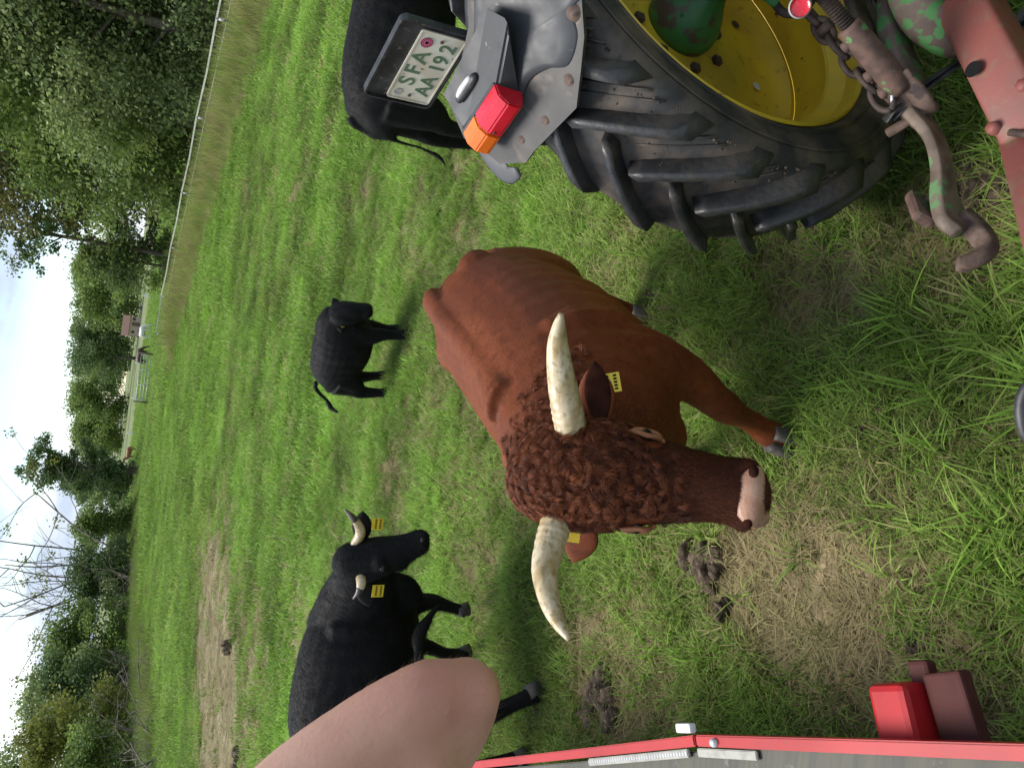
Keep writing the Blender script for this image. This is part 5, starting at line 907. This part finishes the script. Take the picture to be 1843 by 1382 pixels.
# cow behind the tractor
TF = Frame((2.25, 5.1, 0), (1., -.12))
cattle('black_cow', 'black cow with one pale horn showing, half hidden behind the number plate', TF,
       [(-.66, 0, .98, .05, .08), (-.63, 0, .96, .15, .16), (-.52, 0, .90, .22, .25), (-.3, 0, .84, .27, .32), (0, 0, .80, .29, .35), (.25, 0, .80, .26, .34), (.42, 0, .83, .21, .28), (.5, 0, .84, .1, .14)],
       [(.30, -.05, .95, .16, .2), (.40, -.16, .98, .13, .17), (.44, -.28, .98, .11, .13)],
       [(.40, -.25, 1.06, .06, .05), (.42, -.29, 1.03, .095, .08), (.44, -.35, .95, .10, .09), (.46, -.41, .86, .08, .085), (.47, -.46, .76, .062, .066), (.475, -.49, .69, .058, .052), (.476, -.5, .66, .035, .032)],
       [[(.3, .15, .8, .08, .13), (.32, .15, .55, .065, .08), (.33, .15, .35, .045, .05), (.33, .15, .05, .04, .045)], [(.3, -.15, .8, .08, .13), (.3, -.15, .55, .065, .08), (.3, -.15, .35, .045, .05), (.3, -.15, .05, .04, .045)], [(-.45, .15, .85, .12, .2), (-.52, .16, .55, .08, .12), (-.58, .16, .4, .05, .06), (-.54, .16, .05, .04, .045)], [(-.45, -.15, .85, .12, .2), (-.5, -.17, .55, .08, .12), (-.55, -.17, .4, .05, .06), (-.5, -.17, .05, .04, .045)]],
       [(-.62, 0, 1.06, .03, .03), (-.68, -.02, 1.0, .022, .022), (-.70, -.05, .75, .018, .018), (-.71, -.06, .55, .016, .016), (-.74, -.08, .42, .022, .022), (-.80, -.1, .36, .006, .006)],
       [((.38, -.36, .98), (.27, -.40, .95), .038), ((.48, -.24, 1.0), (.56, -.14, 1.02), .038)],
       [[(.36, -.32, 1.05, .024), (.30, -.36, 1.06, .026), (.22, -.40, 1.07, .020), (.14, -.42, 1.075, .011), (.09, -.42, 1.08, .004)], [(.46, -.22, 1.06, .024), (.52, -.16, 1.07, .024), (.58, -.1, 1.1, .017), (.62, -.06, 1.15, .006)]],
       [], [(.37, -.40, .90), (.53, -.36, .90)], [(.44, -.52, .70), (.51, -.5, .70)], .014, 'black cattle', 12000, .15)
# far horses
def horse(label, x, y, hd, mat, down, s=1.):
    f = Frame((x, y, 0), hd); root = empty('horse', (x, y, 0)); tag(root, label, 'horse', None); k = lambda rows: f.sec([(a * s, b * s, z * s, w * s, h * s) for a, b, z, w, h in rows])
    if down: nk = [(.55, 0, 1.2, .13, .22), (.8, 0, .95, .1, .15), (1.0, 0, .62, .08, .11)]; hd_ = [(.98, 0, .66, .09, .1), (1.05, 0, .45, .08, .09), (1.1, 0, .2, .06, .06), (1.11, 0, .12, .04, .04)]
    else: nk = [(.55, 0, 1.2, .13, .22), (.8, 0, 1.45, .1, .15), (.95, 0, 1.62, .08, .11)]; hd_ = [(.92, 0, 1.68, .09, .1), (1.1, 0, 1.55, .08, .09), (1.25, 0, 1.4, .06, .06), (1.3, 0, 1.35, .04, .04)]
    parts = [loftdata(k([(-.72, 0, 1.2, .06, .1), (-.66, 0, 1.18, .2, .22), (-.4, 0, 1.13, .27, .29), (0, 0, 1.08, .28, .31), (.4, 0, 1.12, .24, .28), (.62, 0, 1.15, .15, .2), (.7, 0, 1.15, .05, .1)]), 16, 3), loftdata(k(nk), 12, 3), loftdata(k(hd_), 12, 3)]
    for a, b in ((.5, .13), (.42, -.13), (-.5, .14), (-.58, -.14)): parts.append(loftdata(k([(a, b, 1.05, .1, .15), (a, b, .75, .08, .1), (a - .04 * (a < 0), b, .5, .055, .06), (a, b, .25, .04, .04), (a + .02, b, .0, .06, .07)]), 10, 3, tuple(f.h)))
    parts.append(loftdata(k([(-.68, 0, 1.3, .05, .05), (-.8, 0, 1.1, .06, .06), (-.83, 0, .7, .07, .07), (-.82, 0, .45, .02, .02)]), 8, 3, (.2, 1, 0)))
    remeshed('body', parts, .035 * s, mat, root, 3, f.o)
    mk('mane', *loftdata(k([(nk[0][0], 0, nk[0][2] + .2, .03, .05), (nk[1][0] - .02, 0, nk[1][2] + .16, .035, .06), (nk[2][0], 0, nk[2][2] + .12, .02, .04)]), 8, 3), 'horse_bay' if 'white' not in mat else 'horse_white', root, True, f.o)
horse('dark bay horse grazing behind the field gate', -1.75, 88, (1, -.2), 'horse_bay', True, .95)
horse('chestnut horse standing by the young multi stemmed tree', -12.4, 92, (-1, -.15), 'horse_chestnut', False, .82)
horse('white horse grazing in the paddock behind the fence end', .75, 92, (.75, -.6), 'horse_white', True, .95)

# ------------------------------------------------------------------ dung pats
def dung(label, x, y, s, seed, flat=.35, n=9):
    r = np.random.default_rng(seed); o = empty('dung_pat', (x, y, 0)); tag(o, label, 'dung', 'dung in the grass')
    cs = [((r.normal(0, .45) * s, r.normal(0, .45) * s, s * .12 * r.random()), (s * r.uniform(.25, .5), s * r.uniform(.2, .45), s * flat * r.uniform(.4, .9))) for _ in range(n)]
    lumps('clod', cs, 'dung', o, seed, 3)
dung('crumbled brown dung pat in front of the bull muzzle', -.62, 2.40, .13, 1, .4, 14); dung('broken dung clods near the hind hoof of the cow', -1.42, 3.02, .15, 2, .35, 12); dung('small dark clod in long grass before the bull hoof', .0, 1.77, .07, 3, .6, 6)
dung('small black clod beside the red coupling box', -.63, 1.49, .045, 4, .8, 5); dung('dark muddy clod under the tractor hook', .78, 1.47, .13, 5, .25, 10); dung('round dark dung heap on the bare earth', -5.3, 14.2, .16, 6, 1., 8); dung('dried pat between tyre and bull', .50, 3.0, .09, 7, .3, 7) ; dung('old pat at the edge of the bare earth', -6.3, 12.2, .22, 8, .4, 9)

# ------------------------------------------------------------------ companion on the deck, elbow reaching into view
AZ = .006
pe = empty('person', (-.78, .30, .9)); tag(pe, 'person on the trailer with one bare bent elbow pushed out in front', 'person'); pof = np.array([-.78, .30, .9])
el = np.array([-.232, .548, 1.945])
arm = [loftdata(np.array([(-.62, .38, 2.24, .075, .08), (-.50, .50, 2.18, .06, .062), (-.415, .572, 2.105, .048, .050), (-.345, .588, 2.042, .043, .045), (-.294, .576, 1.99, .039, .041), (-.264, .564, 1.96, .034, .036), (-.244, .555, 1.938, .027, .030), (-.228, .549, 1.928, .012, .016)]), 18, 5),
       loftdata(np.array([(-.232, .552, 1.915, .018, .018), (-.262, .568, 1.922, .034, .036), (-.33, .60, 1.945, .043, .046), (-.42, .64, 1.985, .042, .045), (-.52, .68, 2.04, .034, .036), (-.60, .69, 2.10, .026, .022), (-.64, .68, 2.14, .03, .018)]), 18, 5),
       ball((-.247, .548, 1.916), (.022, .024, .020), 14), ball((-.30, .565, 1.955), (.037, .038, .034), 14)]
for k in range(5): arm.append(loftdata(np.array([(-.63, .68 + (k - 2) * .012, 2.13, .011, .011), (-.67, .675 + (k - 2) * .019, 2.16 + .01 * (k % 2), .009, .009), (-.70 + .015 * abs(k - 2), .665 + (k - 2) * .021, 2.16, .0085, .0085), (-.71 + .02 * abs(k - 2), .655 + (k - 2) * .02, 2.14, .007, .007)]), 8, 3))
trunk_ = [loftdata(np.array([(-.80, .28, 1.68, .16, .11), (-.80, .28, 1.85, .145, .10), (-.80, .28, 2.05, .17, .115), (-.80, .29, 2.22, .185, .11), (-.80, .30, 2.30, .12, .085), (-.80, .30, 2.34, .055, .055), (-.80, .31, 2.42, .05, .052)]), 20, 4, (0, 1, 0)), loftdata(np.array([(-.62, .36, 2.24, .07, .07), (-.80, .29, 2.25, .08, .08), (-.98, .26, 2.24, .07, .07), (-1.03, .26, 2.05, .05, .05), (-1.04, .29, 1.9, .045, .045), (-1.03, .36, 1.75, .035, .035), (-1.02, .40, 1.66, .035, .02), (-1.02, .42, 1.58, .03, .014)]), 14, 4, (.2, 1, .1)),
        ball((-.80, .325, 2.52), (.078, .098, .118), 16), ball((-.80, .425, 2.50), (.014, .018, .02), 8), ball((-.725, .33, 2.51), (.01, .018, .03), 8), ball((-.875, .33, 2.51), (.01, .018, .03), 8)]
for s in (-1, 1): trunk_.append(loftdata(np.array([(-.80 + s * .085, .28, 1.74, .085, .095), (-.80 + s * .09, .29, 1.45, .07, .075), (-.80 + s * .09, .28, 1.28, .055, .06), (-.80 + s * .09, .27, 1.05, .048, .05), (-.80 + s * .09, .28, .95, .045, .06), (-.80 + s * .09, .34, .925, .045, .03), (-.80 + s * .09, .40, .915, .03, .018)]), 14, 4, (0, 1, .05)))
arm = [(np.asarray(a_) + np.array([.0, 0, AZ]), f_) for a_, f_ in arm]
pb = remeshed('body', arm + trunk_, .0085, 'skin', pe, 7, pof)
pb.data.materials.append(M['shirt']); pb.data.materials.append(M['jeans']); nf = len(pb.data.polygons); fcn = np.empty(nf * 3, np.float32); pb.data.polygons.foreach_get('center', fcn); fcn = fcn.reshape(-1, 3) + pof
mi = np.zeros(nf, np.int32); mi[(fcn[:, 0] < -.60) & (fcn[:, 2] < 2.33) & (fcn[:, 1] < .55)] = 1; mi[(fcn[:, 2] < 1.74) & (fcn[:, 1] < .36) & (fcn[:, 0] > -.99)] = 2; mi[(fcn[:, 0] < -.98) & (fcn[:, 2] < 2.0)] = 0; pb.data.polygons.foreach_set('material_index', mi)
V, F = ball((-.80, .30, 2.55), (.088, .10, .115), 18); V = V[:]; V[:, 1] = np.where((V[:, 2] < 2.56) & (V[:, 1] > .33), .33, V[:, 1]); mk('hair', V, F, 'hair', pe, True, pof)
for s in (-1, 1): V, F = ball((-.80 + s * .03, .413, 2.525), (.011, .008, .008), 8); mk('eye', V, F, 'eye', pe, True, pof)
V, F = ball((-.80, .418, 2.462), (.024, .006, .007), 8); mk('mouth', V, F, 'eyerim', pe, True, pof)
furon('arm_hair', pb, 2600, .009, .0001, 'armfuzz', 9, (.6, .3, -.5), .5, lambda c: ((c + pof)[:, 0] > -.5) * ((c + pof)[:, 1] > .45) * 1.)
